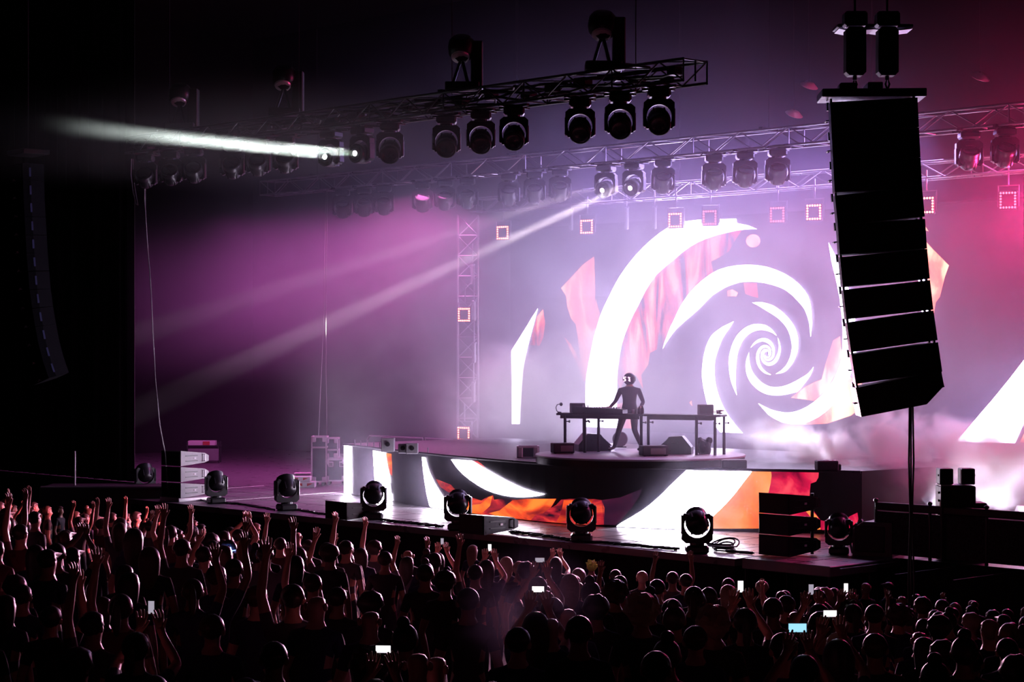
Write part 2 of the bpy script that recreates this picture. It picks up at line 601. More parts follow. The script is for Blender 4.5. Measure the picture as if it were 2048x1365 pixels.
for pl, mi in R_FIRE:
    lay_on_riser(pic, pl, 0.010 + 0.004 * (mi in (2, 3)), mi)
for pl in R_WHITE:
    lay_on_riser(pic, pl, 0.020, 0)
pic.build('picture', [RISERLED, FIRE_R, FIRE_O, FIRE_Y, FIRE_P, FIRE_D], rs)
b = MB()
b.tube([(q.x, q.y - 0.02, RTOP - 0.02) for q in rpt], 0.035, 6)
b.build('top_rail', BLACKM, rs)
pin = MB().tube([(0, 0, 0), (0, 0, 0.14)], 0.018, 6).mesh('pin', ALU)
for x in (704, 716, 729, 742, 754, 767, 783, 804, 826, 850):
    q = at_z(x, top_y(x), RTOP)
    o = link('pin', pin, rs)
    o.location = (q.x, q.y + 0.1, RTOP - 0.01)

# round platform that the performer stands on
DTOP = RTOP + 0.20
dc = at_d(1280, 700, 46.5)
disc = thing('round_platform', 'low round platform on the riser under the desk', 'platform', (dc.x, dc.y, RTOP))
MB().lathe([(2.42, 0.0), (2.42, 0.14), (2.40, 0.155)], 64).build('rim', BLACK, disc, smooth=True)
MB().lathe([(2.44, 0.155), (2.44, 0.19), (2.42, 0.20)], 64).build('top', mat('platform top', (0.34, 0.31, 0.36), 0.4, noise=0.15, scale=3), disc, smooth=True)

# ---------------------------------------------------------------- big rear screen
WY = 42.0
FL_A = flame_mat('wall fire', (0.05, 0.004, 0.01), (1.0, 0.05, 0.045), (2.6, 0.62, 0.36), 1.5, 1.1, (1.9, 1, 0.40), 0.5, 0.36, 0.62)
FL_B = flame_mat('wall fire bright', (0.9, 0.05, 0.04), (2.0, 0.36, 0.2), (3.0, 1.2, 0.75), 1.2, 1.0, (1.3, 1, 0.6), 0.6, 0.3, 0.64)
c_l, c_r = at_y(1020, 700, WY), at_y(2136, 700, WY)
z_b, z_t = at_y(1500, 868, WY).z, at_y(1500, 433, WY).z
scr = thing('rear_screen', 'huge rear screen showing a white spiral among flames', 'screen', ((c_l.x + c_r.x) / 2, WY, z_b))
b = MB()
nx = 20
for i in range(nx):
    x0 = c_l.x + (c_r.x - c_l.x) * i / nx
    x1 = c_l.x + (c_r.x - c_l.x) * (i + 1) / nx
    b.box(((x0 + x1) / 2 - scr.location.x, 0.08, (z_t - z_b) / 2), (x1 - x0, 0.12, z_t - z_b))
b.build('panel', PANEL, scr)
W3 = lambda L: [(x / 2.904 + 1000, y / 2.904 + 420) for x, y in L]
W1 = lambda L: [(x / 5.25 + 1380, y / 5.25 + 580) for x, y in L]
W6 = lambda L: [(x / 2.73 + 1300, y / 2.73 + 400) for x, y in L]
ARMS = [
    W3([(65, 820), (67, 1000), (68, 1265), (115, 1265), (122, 1100), (135, 930), (148, 855), (162, 790), (178, 730), (196, 665), (212, 605), (220, 573), (190, 618), (150, 685), (108, 752)]),
    W3([(500, 1285), (495, 1130), (497, 1000), (508, 920), (522, 850), (545, 740), (580, 620), (605, 560), (632, 505), (662, 445), (692, 390), (735, 328), (780, 272), (830, 218), (880, 172), (930, 132), (980, 100), (1035, 78), (1090, 65), (1145, 58), (1200, 55), (1372, 52), (1376, 78), (1440, 90), (1492, 112), (1455, 112), (1420, 114), (1375, 120), (1330, 130), (1265, 145), (1200, 167), (1150, 188), (1100, 217), (1055, 250), (1010, 290), (960, 330), (910, 375), (880, 415), (850, 460), (825, 508), (800, 560), (773, 610), (750, 660), (728, 715), (710, 770), (698, 825), (690, 880), (683, 940), (680, 1000), (678, 1130), (690, 1285)]),
    W3([(945, 808), (957, 765), (975, 720), (990, 680), (1010, 640), (1033, 588), (1060, 540), (1093, 492), (1130, 450), (1173, 410), (1220, 375), (1268, 348), (1320, 332), (1380, 322), (1440, 319), (1497, 322), (1550, 331), (1607, 350), (1660, 375), (1702, 403), (1740, 435), (1768, 467), (1790, 502), (1800, 535), (1807, 570), (1811, 620), (1811, 680), (1804, 738), (1800, 695), (1795, 652), (1784, 615), (1770, 580), (1752, 554), (1730, 530), (1697, 496), (1660, 467), (1622, 449), (1580, 435), (1530, 424), (1480, 418), (1435, 417), (1390, 422), (1350, 434), (1310, 450), (1270, 473), (1230, 500), (1200, 530), (1170, 562), (1135, 595), (1100, 625), (1065, 654), (1030, 687), (1007, 712), (985, 742), (964, 775)]),
    W3([(1357, 648), (1325, 663), (1290, 681), (1260, 702), (1230, 727), (1210, 762), (1195, 800), (1185, 840), (1178, 880), (1174, 920), (1173, 960), (1178, 1012), (1187, 1060), (1200, 1118), (1217, 1170), (1237, 1222), (1257, 1265), (1280, 1303), (1410, 1303), (1385, 1270), (1360, 1240), (1334, 1206), (1310, 1170), (1288, 1126), (1270, 1080), (1257, 1035), (1249, 990), (1245, 945), (1246, 900), (1251, 864), (1261, 830), (1275, 788), (1291, 750), (1310, 718), (1332, 688)]),
    W1([(655, 135), (710, 130), (760, 131), (815, 145), (870, 165), (922, 197), (970, 235), (1018, 280), (1060, 330), (1091, 378), (1115, 430), (1129, 485), (1136, 540), (1136, 592), (1128, 645), (1114, 692), (1095, 740), (1069, 782), (1040, 820), (1010, 849), (980, 867), (945, 878), (900, 883), (930, 866), (960, 846), (987, 820), (1012, 790), (1033, 752), (1050, 710), (1062, 665), (1069, 620), (1069, 575), (1062, 530), (1053, 490), (1040, 450), (1024, 416), (1005, 385), (980, 352), (950, 320), (912, 288), (870, 260), (826, 233), (780, 205), (725, 170)]),
    W1([(908, 482), (886, 448), (862, 420), (832, 395), (800, 375), (762, 363), (720, 359), (680, 361), (640, 370), (604, 384), (570, 405), (533, 434), (500, 470), (473, 512), (450, 560), (432, 608), (419, 660), (409, 710), (405, 760), (406, 810), (412, 860), (420, 910), (431, 960), (445, 1000), (462, 1042), (492, 1108), (484, 1050), (479, 1000), (477, 950), (478, 900), (480, 850), (483, 800), (487, 745), (495, 690), (507, 640), (525, 590), (545, 548), (570, 510), (602, 477), (640, 450), (675, 434), (710, 425), (745, 422), (780, 425), (812, 431), (842, 442), (875, 458)]),
    W1([(618, 660), (602, 700), (590, 740), (585, 780), (584, 820), (590, 865), (603, 910), (623, 950), (650, 990), (682, 1024), (720, 1055), (758, 1077), (800, 1095), (850, 1106), (900, 1110), (950, 1108), (1000, 1101), (1065, 1087), (1130, 1070), (1168, 1030), (1205, 980), (1235, 940), (1262, 900), (1282, 860), (1298, 808), (1270, 848), (1240, 880), (1202, 907), (1160, 930), (1110, 960), (1060, 985), (1005, 1006), (950, 1020), (900, 1024), (850, 1020), (810, 1007), (770, 987), (733, 958), (700, 925), (672, 889), (650, 850), (635, 808), (625, 765), (620, 715)]),
    W3([(1500, 1125), (1535, 1143), (1570, 1160), (1615, 1172), (1660, 1180), (1700, 1176), (1740, 1165), (1787, 1142), (1830, 1112), (1868, 1078), (1900, 1040), (1934, 993), (1960, 940), (1976, 890), (1985, 840), (1990, 770), (1990, 700), (1984, 610), (1974, 520), (1950, 400), (1925, 300), (1908, 190), (1945, 260), (1985, 350), (2025, 460), (2055, 580), (2070, 700), (2072, 800), (2058, 890), (2033, 965), (1985, 1060), (1930, 1135), (1892, 1172), (1850, 1203), (1798, 1230), (1740, 1247), (1690, 1245), (1640, 1236), (1598, 1216), (1560, 1192)]),
    W6([(1455, 130), (1478, 230), (1492, 285), (1503, 340), (1514, 430), (1520, 500), (1523, 570), (1522, 640), (1516, 705), (1500, 760), (1490, 690), (1480, 570), (1465, 430), (1455, 280)]),
    [(1913, 885), (1935, 858), (1960, 829), (1990, 794), (2020, 757), (2050, 718), (2080, 672), (2110, 625), (2118, 700), (2105, 745), (2080, 790), (2055, 832), (2042, 860), (2030, 887)]]
FIRES = [
    (W3([(355, 455), (430, 375), (480, 320), (546, 272), (550, 380), (552, 480), (548, 600), (556, 520), (578, 600), (560, 700), (540, 780), (520, 900), (497, 990), (470, 890), (452, 740), (440, 665), (412, 630), (390, 560), (384, 500)]), 2),
    (W3([(375, 742), (410, 780), (440, 830), (470, 890), (497, 990), (490, 1000), (450, 900), (410, 815)]), 1),
    (W3([(195, 690), (215, 620), (250, 578), (262, 660), (250, 745), (230, 790), (172, 785)]), 1),
    (W3([(1405, 116), (1370, 170), (1330, 240), (1300, 262), (1225, 300), (1240, 370), (1190, 420), (1140, 450), (1060, 540), (1010, 640), (960, 760), (935, 800), (870, 830), (860, 900), (820, 960), (830, 1040), (790, 960), (740, 950), (700, 1040), (683, 1000), (690, 880), (710, 770), (750, 660), (800, 560), (850, 460), (910, 375), (1010, 290), (1100, 217), (1200, 167), (1330, 130)]), 1),
    (W3([(1470 + 42 * math.cos(a * PI / 8), 180 + 38 * math.sin(a * PI / 8)) for a in range(16)]), 2),
    (W3([(1320, 470), (1350, 462), (1382, 482), (1372, 503), (1322, 502)]), 2),
    (W3([(1415, 425), (1492, 425), (1500, 512), (1455, 500), (1425, 488)]), 1),
    (W3([(1690, 1092), (1770, 1030), (1830, 1000), (1868, 985), (1890, 900), (1935, 760), (1975, 735), (1985, 840), (1960, 940), (1900, 1040), (1830, 1110)]), 2),
    (W3([(1740, 1250), (1850, 1205), (1930, 1138), (2033, 970), (2100, 1000), (2100, 1150), (2040, 1195), (1900, 1242)]), 2),
    (W6([(1470, 110), (1500, 140), (1522, 172), (1480, 160)]), 2),
    (W6([(1478, 195), (1545, 270), (1632, 358), (1610, 420), (1582, 530), (1560, 560), (1545, 650), (1524, 710), (1523, 570), (1514, 430), (1503, 340)]), 2),
    (W3([(678, 1130), (720, 1120), (760, 1160), (790, 1270), (690, 1282)]), 1),
    (W3([(1100, 1120), (1112, 1110), (1116, 1140)]), 1),
    ([(2040, 885), (2048, 868), (2075, 830), (2100, 860), (2090, 888)], 2)]
ctr = at_y(1534.5, 708.5, WY)
pic = MB()


def lay_on_wall(pts, off, mi):
    pp = [at_y(x, y, WY - off) - scr.location for x, y in pts]
    pp = [Vector((q.x, -off, min(max(q.z, 0.01), z_t - z_b - 0.01))) for q in pp]
    tri = tessellate_polygon([[Vector((q.x, q.z, 0)) for q in pp]])
    pic.add(pp, tri, mi)


for pl, mi in FIRES:
    lay_on_wall(pl, 0.012, mi)
for pl in ARMS:
    lay_on_wall(pl, 0.024, 0)
# innermost turns: three interleaved logarithmic arms
kk = 0.2686
R0 = 43 / FPX * at_y(1534.5, 708.5, WY).dot(FWD)
for a0 in (-159, -45, 78):
    outer, inner = [], []
    for i in range(90):
        dth = i * 0.085
        ph = math.radians(a0 - 4) + dth
        r = R0 * math.exp(-kk * dth)
        w = 0.30 * min(1, dth / 1.3) ** 0.8
        outer.append((ctr.x + r * math.cos(ph), ctr.z - r * math.sin(ph)))
        inner.append((ctr.x + r * math.exp(-w) * math.cos(ph), ctr.z - r * math.exp(-w) * math.sin(ph)))
    pp = [Vector((x - scr.location.x, -0.024, z - z_b)) for x, z in outer] + [Vector((x - scr.location.x, -0.024, z - z_b)) for x, z in inner]
    pic.add(pp, [(i, i + 1, 91 + i, 90 + i) for i in range(89)], 0)
pic.build('picture', [WHITELED, FL_A, FL_B], scr)
b = MB()
for z in (-0.03, z_t - z_b + 0.03):
    b.box((0, 0.08, z), (c_r.x - c_l.x + 0.1, 0.16, 0.06))
b.build('frame', BLACKM, scr)

# ---------------------------------------------------------------- haze and smoke
def volume(name, label, lo, hi, build, step=None):
    lo, hi = Vector(lo), Vector(hi)
    c = (lo + hi) / 2
    b = MB().box((0, 0, 0), (hi - lo))
    m = bpy.data.materials.new(name)
    m.use_nodes = True
    nt = m.node_tree
    nt.nodes.clear()
    out = nt.nodes.new('ShaderNodeOutputMaterial')
    vol = nt.nodes.new('ShaderNodeVolumeScatter')
    nt.links.new(vol.outputs[0], out.inputs['Volume'])
    build(nt, vol, (hi - lo))
    if step:
        m.cycles.volume_step_rate = step
    o = b.build(name, m)
    o.location = c
    tag(o, label, 'haze', None, 'stuff')
    return o


def math_node(nt, op, a, c=None, clamp=False):
    n_ = nt.nodes.new('ShaderNodeMath')
    n_.operation = op
    n_.use_clamp = clamp
    for i, x in enumerate((a, c)):
        if x is None:
            continue
        if isinstance(x, (int, float)):
            n_.inputs[i].default_value = x
        else:
            nt.links.new(x, n_.inputs[i])
    return n_.outputs[0]


def ramp(nt, val, a, bb, t0, t1, smooth=True):
    n_ = nt.nodes.new('ShaderNodeMapRange')
    n_.interpolation_type = 'SMOOTHSTEP' if smooth else 'LINEAR'
    nt.links.new(val, n_.inputs['Value'])
    for k, x in (('From Min', a), ('From Max', bb), ('To Min', t0), ('To Max', t1)):
        n_.inputs[k].default_value = x
    return n_.outputs[0]


def xyz(nt):
    tc = nt.nodes.new('ShaderNodeTexCoord')
    sp = nt.nodes.new('ShaderNodeSeparateXYZ')
    nt.links.new(tc.outputs['Object'], sp.inputs[0])
    return tc.outputs['Object'], sp.outputs


def noise(nt, vec, scale, detail=3, rough=0.55, dist=0.0):
    nz = nt.nodes.new('ShaderNodeTexNoise')
    nz.inputs['Scale'].default_value = scale
    nz.inputs['Detail'].default_value = detail
    nz.inputs['Roughness'].default_value = rough
    nz.inputs['Distortion'].default_value = dist
    nt.links.new(vec, nz.inputs['Vector'])
    return nz.outputs['Fac']


def stage_haze(dens):
    def f(nt, vol, d):
        vol.inputs['Color'].default_value = (0.84, 0.75, 1.0, 1)
        vol.inputs['Anisotropy'].default_value = 0.25
        g = nt.nodes.new('ShaderNodeNewGeometry')
        sp = nt.nodes.new('ShaderNodeSeparateXYZ')
        nt.links.new(g.outputs['Position'], sp.inputs[0])
        off = ramp(nt, sp.outputs[0], -55, -37, 4.0, 0.0)
        hgt = ramp(nt, math_node(nt, 'ADD', sp.outputs[2], off), 7.5, 15.0, 1.0, 0.03)
        # lamp falloff shaped into the density: thin over left deck, thick under trusses
        low = ramp(nt, sp.outputs[2], 4.0, 9.5, 0.0, 1.0)
        lft = ramp(nt, sp.outputs[0], -45.5, -40.5, 0.93, 0.0)
        thin = math_node(nt, 'SUBTRACT', 1.0, math_node(nt, 'MULTIPLY', lft, math_node(nt, 'SUBTRACT', 1.0, math_node(nt, 'MULTIPLY', low, 2.3))))
        nz = ramp(nt, noise(nt, g.outputs['Position'], 0.13, 2), 0.25, 0.75, 0.7, 1.3)
        v = math_node(nt, 'MULTIPLY', math_node(nt, 'MULTIPLY', hgt, nz), thin)
        nt.links.new(math_node(nt, 'MULTIPLY', v, dens), vol.inputs['Density'])
    return f


volume('haze', 'thin violet haze hanging over the whole middle of the stage', (-51.4, 32.5, DECK + 0.03), (-27.5, 46.5, 15.5), stage_haze(0.034))
volume('haze', 'reddish haze at the right of the stage behind the big hung speakers', (-27.49, 34.6, DECK + 0.03), (-13, 46.5, 15.5), stage_haze(0.020))
volume('haze', 'purple haze in the far wing beyond the black curtain', (-62, 33.3, DECK + 0.03), (-51.41, 46.5, 15.5), stage_haze(0.034))


def screen_haze(nt, vol, d):
    """denser veil in front of the rear screen, thickest before the spiral"""
    vol.inputs['Color'].default_value = (0.93, 0.88, 1.0, 1)
    vol.inputs['Anisotropy'].default_value = 0.3
    vec, s = xyz(nt)
    ex = ramp(nt, math_node(nt, 'ABSOLUTE', s[0]), 3.5, d.x / 2, 1.0, 0.0)
    ez = ramp(nt, math_node(nt, 'ABSOLUTE', s[2]), 1.5, d.z / 2, 1.0, 0.0)
    ey = ramp(nt, math_node(nt, 'ABSOLUTE', s[1]), 3.8, d.y / 2, 1.0, 0.0)
    nz = ramp(nt, noise(nt, vec, 0.42, 3, 0.6, 0.4), 0.36, 0.66, 0.25, 1.6)
    f = math_node(nt, 'MULTIPLY', math_node(nt, 'MULTIPLY', ex, ez), math_node(nt, 'MULTIPLY', ey, nz))
    nt.links.new(math_node(nt, 'MULTIPLY', f, 0.085), vol.inputs['Density'])


volume('smoke', 'pale smoke veil drifting in front of the spiral on the rear screen', (-43.5, 30.2, DECK + 1.45), (-24.5, 41.7, 10.2), screen_haze, 0.6)


def smoke_bank(dens, scale, lo, hi):
    def f(nt, vol, d):
        vol.inputs['Color'].default_value = (0.95, 0.92, 1.0, 1)
        vol.inputs['Anisotropy'].default_value = 0.1
        vec, s = xyz(nt)
        ex = ramp(nt, math_node(nt, 'ABSOLUTE', s[0]), d.x * 0.22, d.x / 2, 1.0, 0.0)
        ey = ramp(nt, math_node(nt, 'ABSOLUTE', s[1]), d.y * 0.2, d.y / 2, 1.0, 0.0)
        top = ramp(nt, s[2], -d.z * 0.1, d.z / 2, 0.0, 0.30)
        n1 = math_node(nt, 'SUBTRACT', noise(nt, vec, scale, 3, 0.6, 0.4), top)
        n1 = ramp(nt, n1, lo, hi, 0.0, 1.0)
        q = math_node(nt, 'MULTIPLY', math_node(nt, 'MULTIPLY', ex, ey), n1)
        nt.links.new(math_node(nt, 'MULTIPLY', q, dens), vol.inputs['Density'])
    return f


volume('smoke', 'billowing pale smoke bank rising left of the long desk', (-44.8, 37.4, DECK + 1.4), (-36.6, 41.6, 6.8), smoke_bank(0.6, 0.55, 0.33, 0.58), 0.6)
volume('smoke', 'low patchy smoke rolling over the deck right of the riser', (-33.0, 35.4, DECK + 0.04), (-16.0, 41.6, 4.9), smoke_bank(1.9, 0.75, 0.45, 0.58), 0.5)


def beam_haze(nt, vol, d):
    vol.inputs['Color'].default_value = (0.95, 0.95, 0.95, 1)
    vol.inputs['Anisotropy'].default_value = 0.0
    vec, s = xyz(nt)
    f = ramp(nt, s[1], -d.y / 2 + 1.2, d.y * 0.2, 0.0, 1.0)
    ez = ramp(nt, math_node(nt, 'ABSOLUTE', s[2]), 0.25, 0.98, 1.0, 0.0)
    f = math_node(nt, 'MULTIPLY', f, ez)
    nz = ramp(nt, noise(nt, vec, 0.9, 2), 0.3, 0.7, 0.6, 1.3)
    nt.links.new(math_node(nt, 'MULTIPLY', math_node(nt, 'MULTIPLY', f, nz), 0.03), vol.inputs['Density'])


volume('haze', 'wisp of haze that shows the two white beams left of the front truss', (-39.5, 18.0, 8.9), (-30.0, 28.6, 10.9), beam_haze, 0.6)


def wisp(nt, vol, d):
    vol.inputs['Color'].default_value = (0.75, 0.65, 1.0, 1)
    vec, s = xyz(nt)
    ln = nt.nodes.new('ShaderNodeVectorMath')
    ln.operation = 'LENGTH'
    nt.links.new(vec, ln.inputs[0])
    f = ramp(nt, ln.outputs['Value'], 0.05, 0.62, 1.0, 0.0)
    nz = ramp(nt, noise(nt, vec, 2.2, 3, 0.6, 0.5), 0.36, 0.66, 0.0, 1.0)
    nt.links.new(math_node(nt, 'MULTIPLY', math_node(nt, 'MULTIPLY', f, nz), 0.9), vol.inputs['Density'])


q = at_d(1058, 1222, 15.0)
volume('smoke', 'thin wisp of violet smoke rising out of the crowd left of centre', q - Vector((0.65, 0.65, 0.65)), q + Vector((0.65, 0.65, 0.65)), wisp, 0.8)

# ================================================================ trusses
def brace_mesh(name, p, q, r, m):
    return MB().tube([p, q], r, 6).mesh(name, m)


def truss(name, label, x0, x1, yc, zb, w, h, bay, m, vertical=False):
    """box truss along x; zb is the underside"""
    L_ = x1 - x0
    t = thing(name, label, 'truss', ((x0 + x1) / 2, yc, zb))
    for sy in (-1, 1):
        for z in (0.03, h - 0.03):
            MB().tube([(-L_ / 2, sy * w / 2, z), (L_ / 2, sy * w / 2, z)], 0.03, 8).build('chord', m, t)
    nb = int(round(L_ / bay))
    bay = L_ / nb
    up = brace_mesh('diagonal', (0, 0, 0.03), (bay, 0, h - 0.03), 0.017, m)
    dn = brace_mesh('diagonal', (0, 0, h - 0.03), (bay, 0, 0.03), 0.017, m)
    rung = brace_mesh('rung', (0, -w / 2, 0), (0, w / 2, 0), 0.016, m)
    post = brace_mesh('post', (0, 0, 0.03), (0, 0, h - 0.03), 0.017, m)
    flat = brace_mesh('lace', (0, -w / 2, 0), (bay, w / 2, 0), 0.014, m)
    for i in range(nb):
        x = -L_ / 2 + i * bay
        for sy in (-1, 1):
            o = link('diagonal', up if (i + (sy > 0)) % 2 else dn, t)
            o.location = (x, sy * w / 2, 0)
        o = link('rung', rung, t)
        o.location = (x, 0, 0.03)
        if i % 2 == 0:
            o = link('lace', flat, t)
            o.location = (x, 0, h - 0.03)
        if i % 4 == 0:
            for sy in (-1, 1):
                o = link('post', post, t)
                o.location = (x, sy * w / 2, 0)
    for f in (-0.42, -0.14, 0.14, 0.42):
        MB().tube([(L_ * f, 0, h - 0.05), (L_ * f, 0, 18.44 - zb)], 0.010, 6).build('chain', BLACKM, t)
        MB().bevbox((L_ * f, 0, h + 0.02), (0.12, w + 0.06, 0.05), 0.01).build('sling_bar', BLACKM, t)
    for sx in (-1, 1):
        o = link('rung', rung, t)
        o.location = (sx * L_ / 2, 0, h - 0.03)
        for sy in (-1, 0, 1):
            o = link('post', post, t)
            o.location = (sx * L_ / 2, sy * w / 2, 0)
    return t


FT = dict(y=28.0, zb=CAMZ + 4.96, h=0.46, w=0.66)
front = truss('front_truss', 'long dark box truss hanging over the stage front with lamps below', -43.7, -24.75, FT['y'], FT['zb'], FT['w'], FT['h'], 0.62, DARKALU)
# cable bundle lying in the truss
b = MB()
for k in range(5):
    pts = []
    for i in range(44):
        x = -9.5 + i * 0.43
        pts.append((x, random.uniform(-0.24, 0.24), 0.10 + 0.06 * k + random.uniform(-0.05, 0.06)))
    b.tube(pts, 0.028, 5)
o = b.build('cable_bundle', RUBBER, front)
for k in range(22):
    x = -9.2 + k * 0.87 + random.uniform(-0.2, 0.2)
    MB().bevbox((x, random.uniform(-0.15, 0.15), random.uniform(0.16, 0.3)), (random.uniform(0.2, 0.45), 0.25, random.uniform(0.10, 0.2)), 0.02).build('cable_box', BLACKM, front)
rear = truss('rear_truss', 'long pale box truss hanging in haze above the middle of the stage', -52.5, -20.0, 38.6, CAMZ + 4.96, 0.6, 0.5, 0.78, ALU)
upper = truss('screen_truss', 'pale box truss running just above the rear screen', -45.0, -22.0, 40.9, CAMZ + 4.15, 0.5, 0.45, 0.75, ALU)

# upright truss tower at the left end of the screen
tb = at_y(936, 700, 41.0)
tower = thing('truss_tower', 'upright truss tower carrying red strobes at the left end of the rear screen', 'truss', (tb.x, tb.y, DECK), CAMROT)
TH = CAMZ + 4.1 - DECK
for sx in (-1, 1):
    for sy in (-1, 1):
        MB().tube([(sx * 0.31, sy * 0.31, 0.03), (sx * 0.31, sy * 0.31, TH)], 0.03, 8).build('chord', ALU, tower)
MB().bevbox((0, 0, 0.015), (0.9, 0.9, 0.03), 0.008).build('base_plate', BLACKM, tower)
nb = int(TH / 0.62)
for i in range(nb):
    z = 0.05 + i * 0.62
    for s_, a in ((1, 0), (-1, 0)):
        e = 1 if (i + (s_ > 0)) % 2 else -1
        MB().tube([(-0.31 * e, s_ * 0.31, z), (0.31 * e, s_ * 0.31, z + 0.62)], 0.017, 6).build('diagonal', ALU, tower)
        MB().tube([(s_ * 0.31, -0.31 * e, z), (s_ * 0.31, 0.31 * e, z + 0.62)], 0.017, 6).build('diagonal', ALU, tower)
    MB().tube([(-0.31, -0.31, z), (0.31, -0.31, z)], 0.015, 6).build('rung', ALU, tower)

# ================================================================ moving heads
def octo(w, h, c):
    return [(-w + c, -h), (w - c, -h), (w, -h + c), (w, h - c), (w - c, h), (-w + c, h), (-w, h - c), (-w, -h + c)]


HEADS = {}


def moving_head(tilt, lit=None, hang=False):
    """upright lamp on its base; the yoke plate faces local y"""
    key = (tilt, lit, hang)
    if key in HEADS:
        return HEADS[key]
    t = thing('moving_head', '', 'stage light')
    b = MB()
    b.bevbox((0, 0, 0.075), (0.40, 0.36, 0.15), 0.035)
    b.lathe([(0.13, 0.15), (0.13, 0.19)], 14)
    b.build('base', BLACKM, t)
    if hang:
        MB().box((0, 0, -0.025), (0.07, 0.76, 0.05), Matrix.Rotation(CAMROT - PI, 3, 'Z')).box((0, 0, -0.025), (0.07, 0.76, 0.05), Matrix.Rotation(CAMROT - PI / 2, 3, 'Z')).box((0, 0, -0.01), (0.2, 0.2, 0.04)).build('clamp', BLACKM, t)
    # U-shaped yoke with cut corners and a round opening
    pts = [(-0.27, 0.30), (-0.27, 0.24), (-0.20, 0.18), (0.20, 0.18), (0.27, 0.24), (0.27, 0.62), (0.22, 0.70), (0.19, 0.70)]
    inner = [(0.225 * math.cos(a), 0.50 + 0.225 * math.sin(a)) for a in [math.radians(d) for d in range(55, -236, -15)]]
    pts = pts + inner + [(-0.19, 0.70), (-0.22, 0.70), (-0.27, 0.62)]
    b = MB().prism(pts, 0.15)
    for sx in (-1, 1):
        b.bevbox((sx * 0.255, 0, 0.50), (0.05, 0.19, 0.34), 0.02)
    b.build('yoke', BLACKM, t)
    h = MB()
    M = Matrix.Rotation(tilt, 3, 'X')
    cen = Vector((0, 0, 0.55))
    M4 = Matrix.Translation(cen) @ M.to_4x4()
    h.lathe([(0.02, -0.22), (0.12, -0.215), (0.175, -0.17), (0.20, -0.08), (0.205, 0.05), (0.195, 0.10), (0.20, 0.11), (0.20, 0.20), (0.185, 0.215)], 18, M4)
    for k in range(6):
        a = k * PI / 3
        h.box(M4 @ Vector((0.19 * math.cos(a), 0.19 * math.sin(a), -0.06)), (0.03, 0.03, 0.16), M)
    hd = h.build('lamp_head', BLACKM, t, True)
    MB().lathe([(0.01, 0.224), (0.10, 0.222), (0.165, 0.214), (0.175, 0.205)], 18, M4).build('lens', LENS, hd, True)
    if lit:
        MB().lathe([(0.005, 0.232), (0.05, 0.231), (0.055, 0.222)], 14, M4).build('bulb', lit, hd, True)
    HEADS[key] = t
    t.location = (0, -40, -30)
    return t


def put_head(loc, rz, tilt, label, hang=False, lit=None, scale=1.0, group=None, first={}):
    proto = moving_head(tilt, lit, hang)
    rot = (PI, 0, rz) if hang else (0, 0, rz)
    if proto.name not in first:
        first[proto.name] = 1
        o = proto
        o.location, o.rotation_euler, o.scale = loc, rot, (scale,) * 3
        o['label'] = label
        if group:
            o['group'] = group
        return o
    return dup(proto, loc, rot, label, group, (scale,) * 3)


side5 = ['first', 'second', 'third', 'fourth', 'fifth']
grp = [(1318, 1240, 1160), (1028, 962, 893), (780, 724, 662), (571, 516, 465), (388, 341, 291)]
gname = ["trio at the front truss's right end", 'second trio from the front truss right end', 'trio with the white beams, front truss', 'fourth trio from the front truss right end', "trio at the front truss's left end"]
for gi, g_ in enumerate(grp):
    for k, px in enumerate(g_):
        q = at_y(px, 200, FT['y'])
        lit = LITLENS if px in (724, 662) else None
        # the two lit lamps aim along their beams
        if lit:
            e_ = at_d(20, 242, 36.5)
            rz = math.atan2(-(e_.x - q.x), -(e_.y - FT['y'])) * -1
            rz = math.atan2(e_.x - q.x, -(e_.y - FT['y']))
            o = put_head((q.x, FT['y'], FT['zb'] - 0.02), rz, -PI / 2 + 0.02, f"moving head throwing a white beam, {['right', 'middle', 'left'][k]} of the {gname[gi]}", True, lit, 1.08)
        else:
            o = put_head((q.x, FT['y'], FT['zb'] - 0.02), CAMROT, [-1.0, -2.2][gi > 2], f"dark moving head, {['right', 'middle', 'left'][k]} of the {gname[gi]}", True, None, 1.08)
grp = [(2010, 1938), (1770, 1700), (1555, 1490, 1428), (1326, 1268, 1212), (1120, 1069, 1018), (935, 890, 845), (768, 728, 685)]
gname = ['pair at the right end of the rear truss', 'pair behind the big hanging speaker, rear truss', 'rear truss trio left of the big hanging speaker', 'rear truss trio with the pale beams', 'rear truss trio left of the pale beams', 'rear truss trio above the truss tower', 'trio at the left end of the rear truss']
for gi, g_ in enumerate(grp):
    for k, px in enumerate(g_):
        q = at_y(px, 200, 38.6)
        pos = ['right', 'middle', 'left'][k] if len(g_) == 3 else ['right', 'left'][k]
        lit = WARMLENS if px in (1268, 1212) else None
        put_head((q.x, 38.6, CAMZ + 4.94), CAMROT - (0.5 if lit else 0), -1.3 if lit else -2.5, f"hazy moving head, {pos} of the {gname[gi]}", True, lit, 1.12)
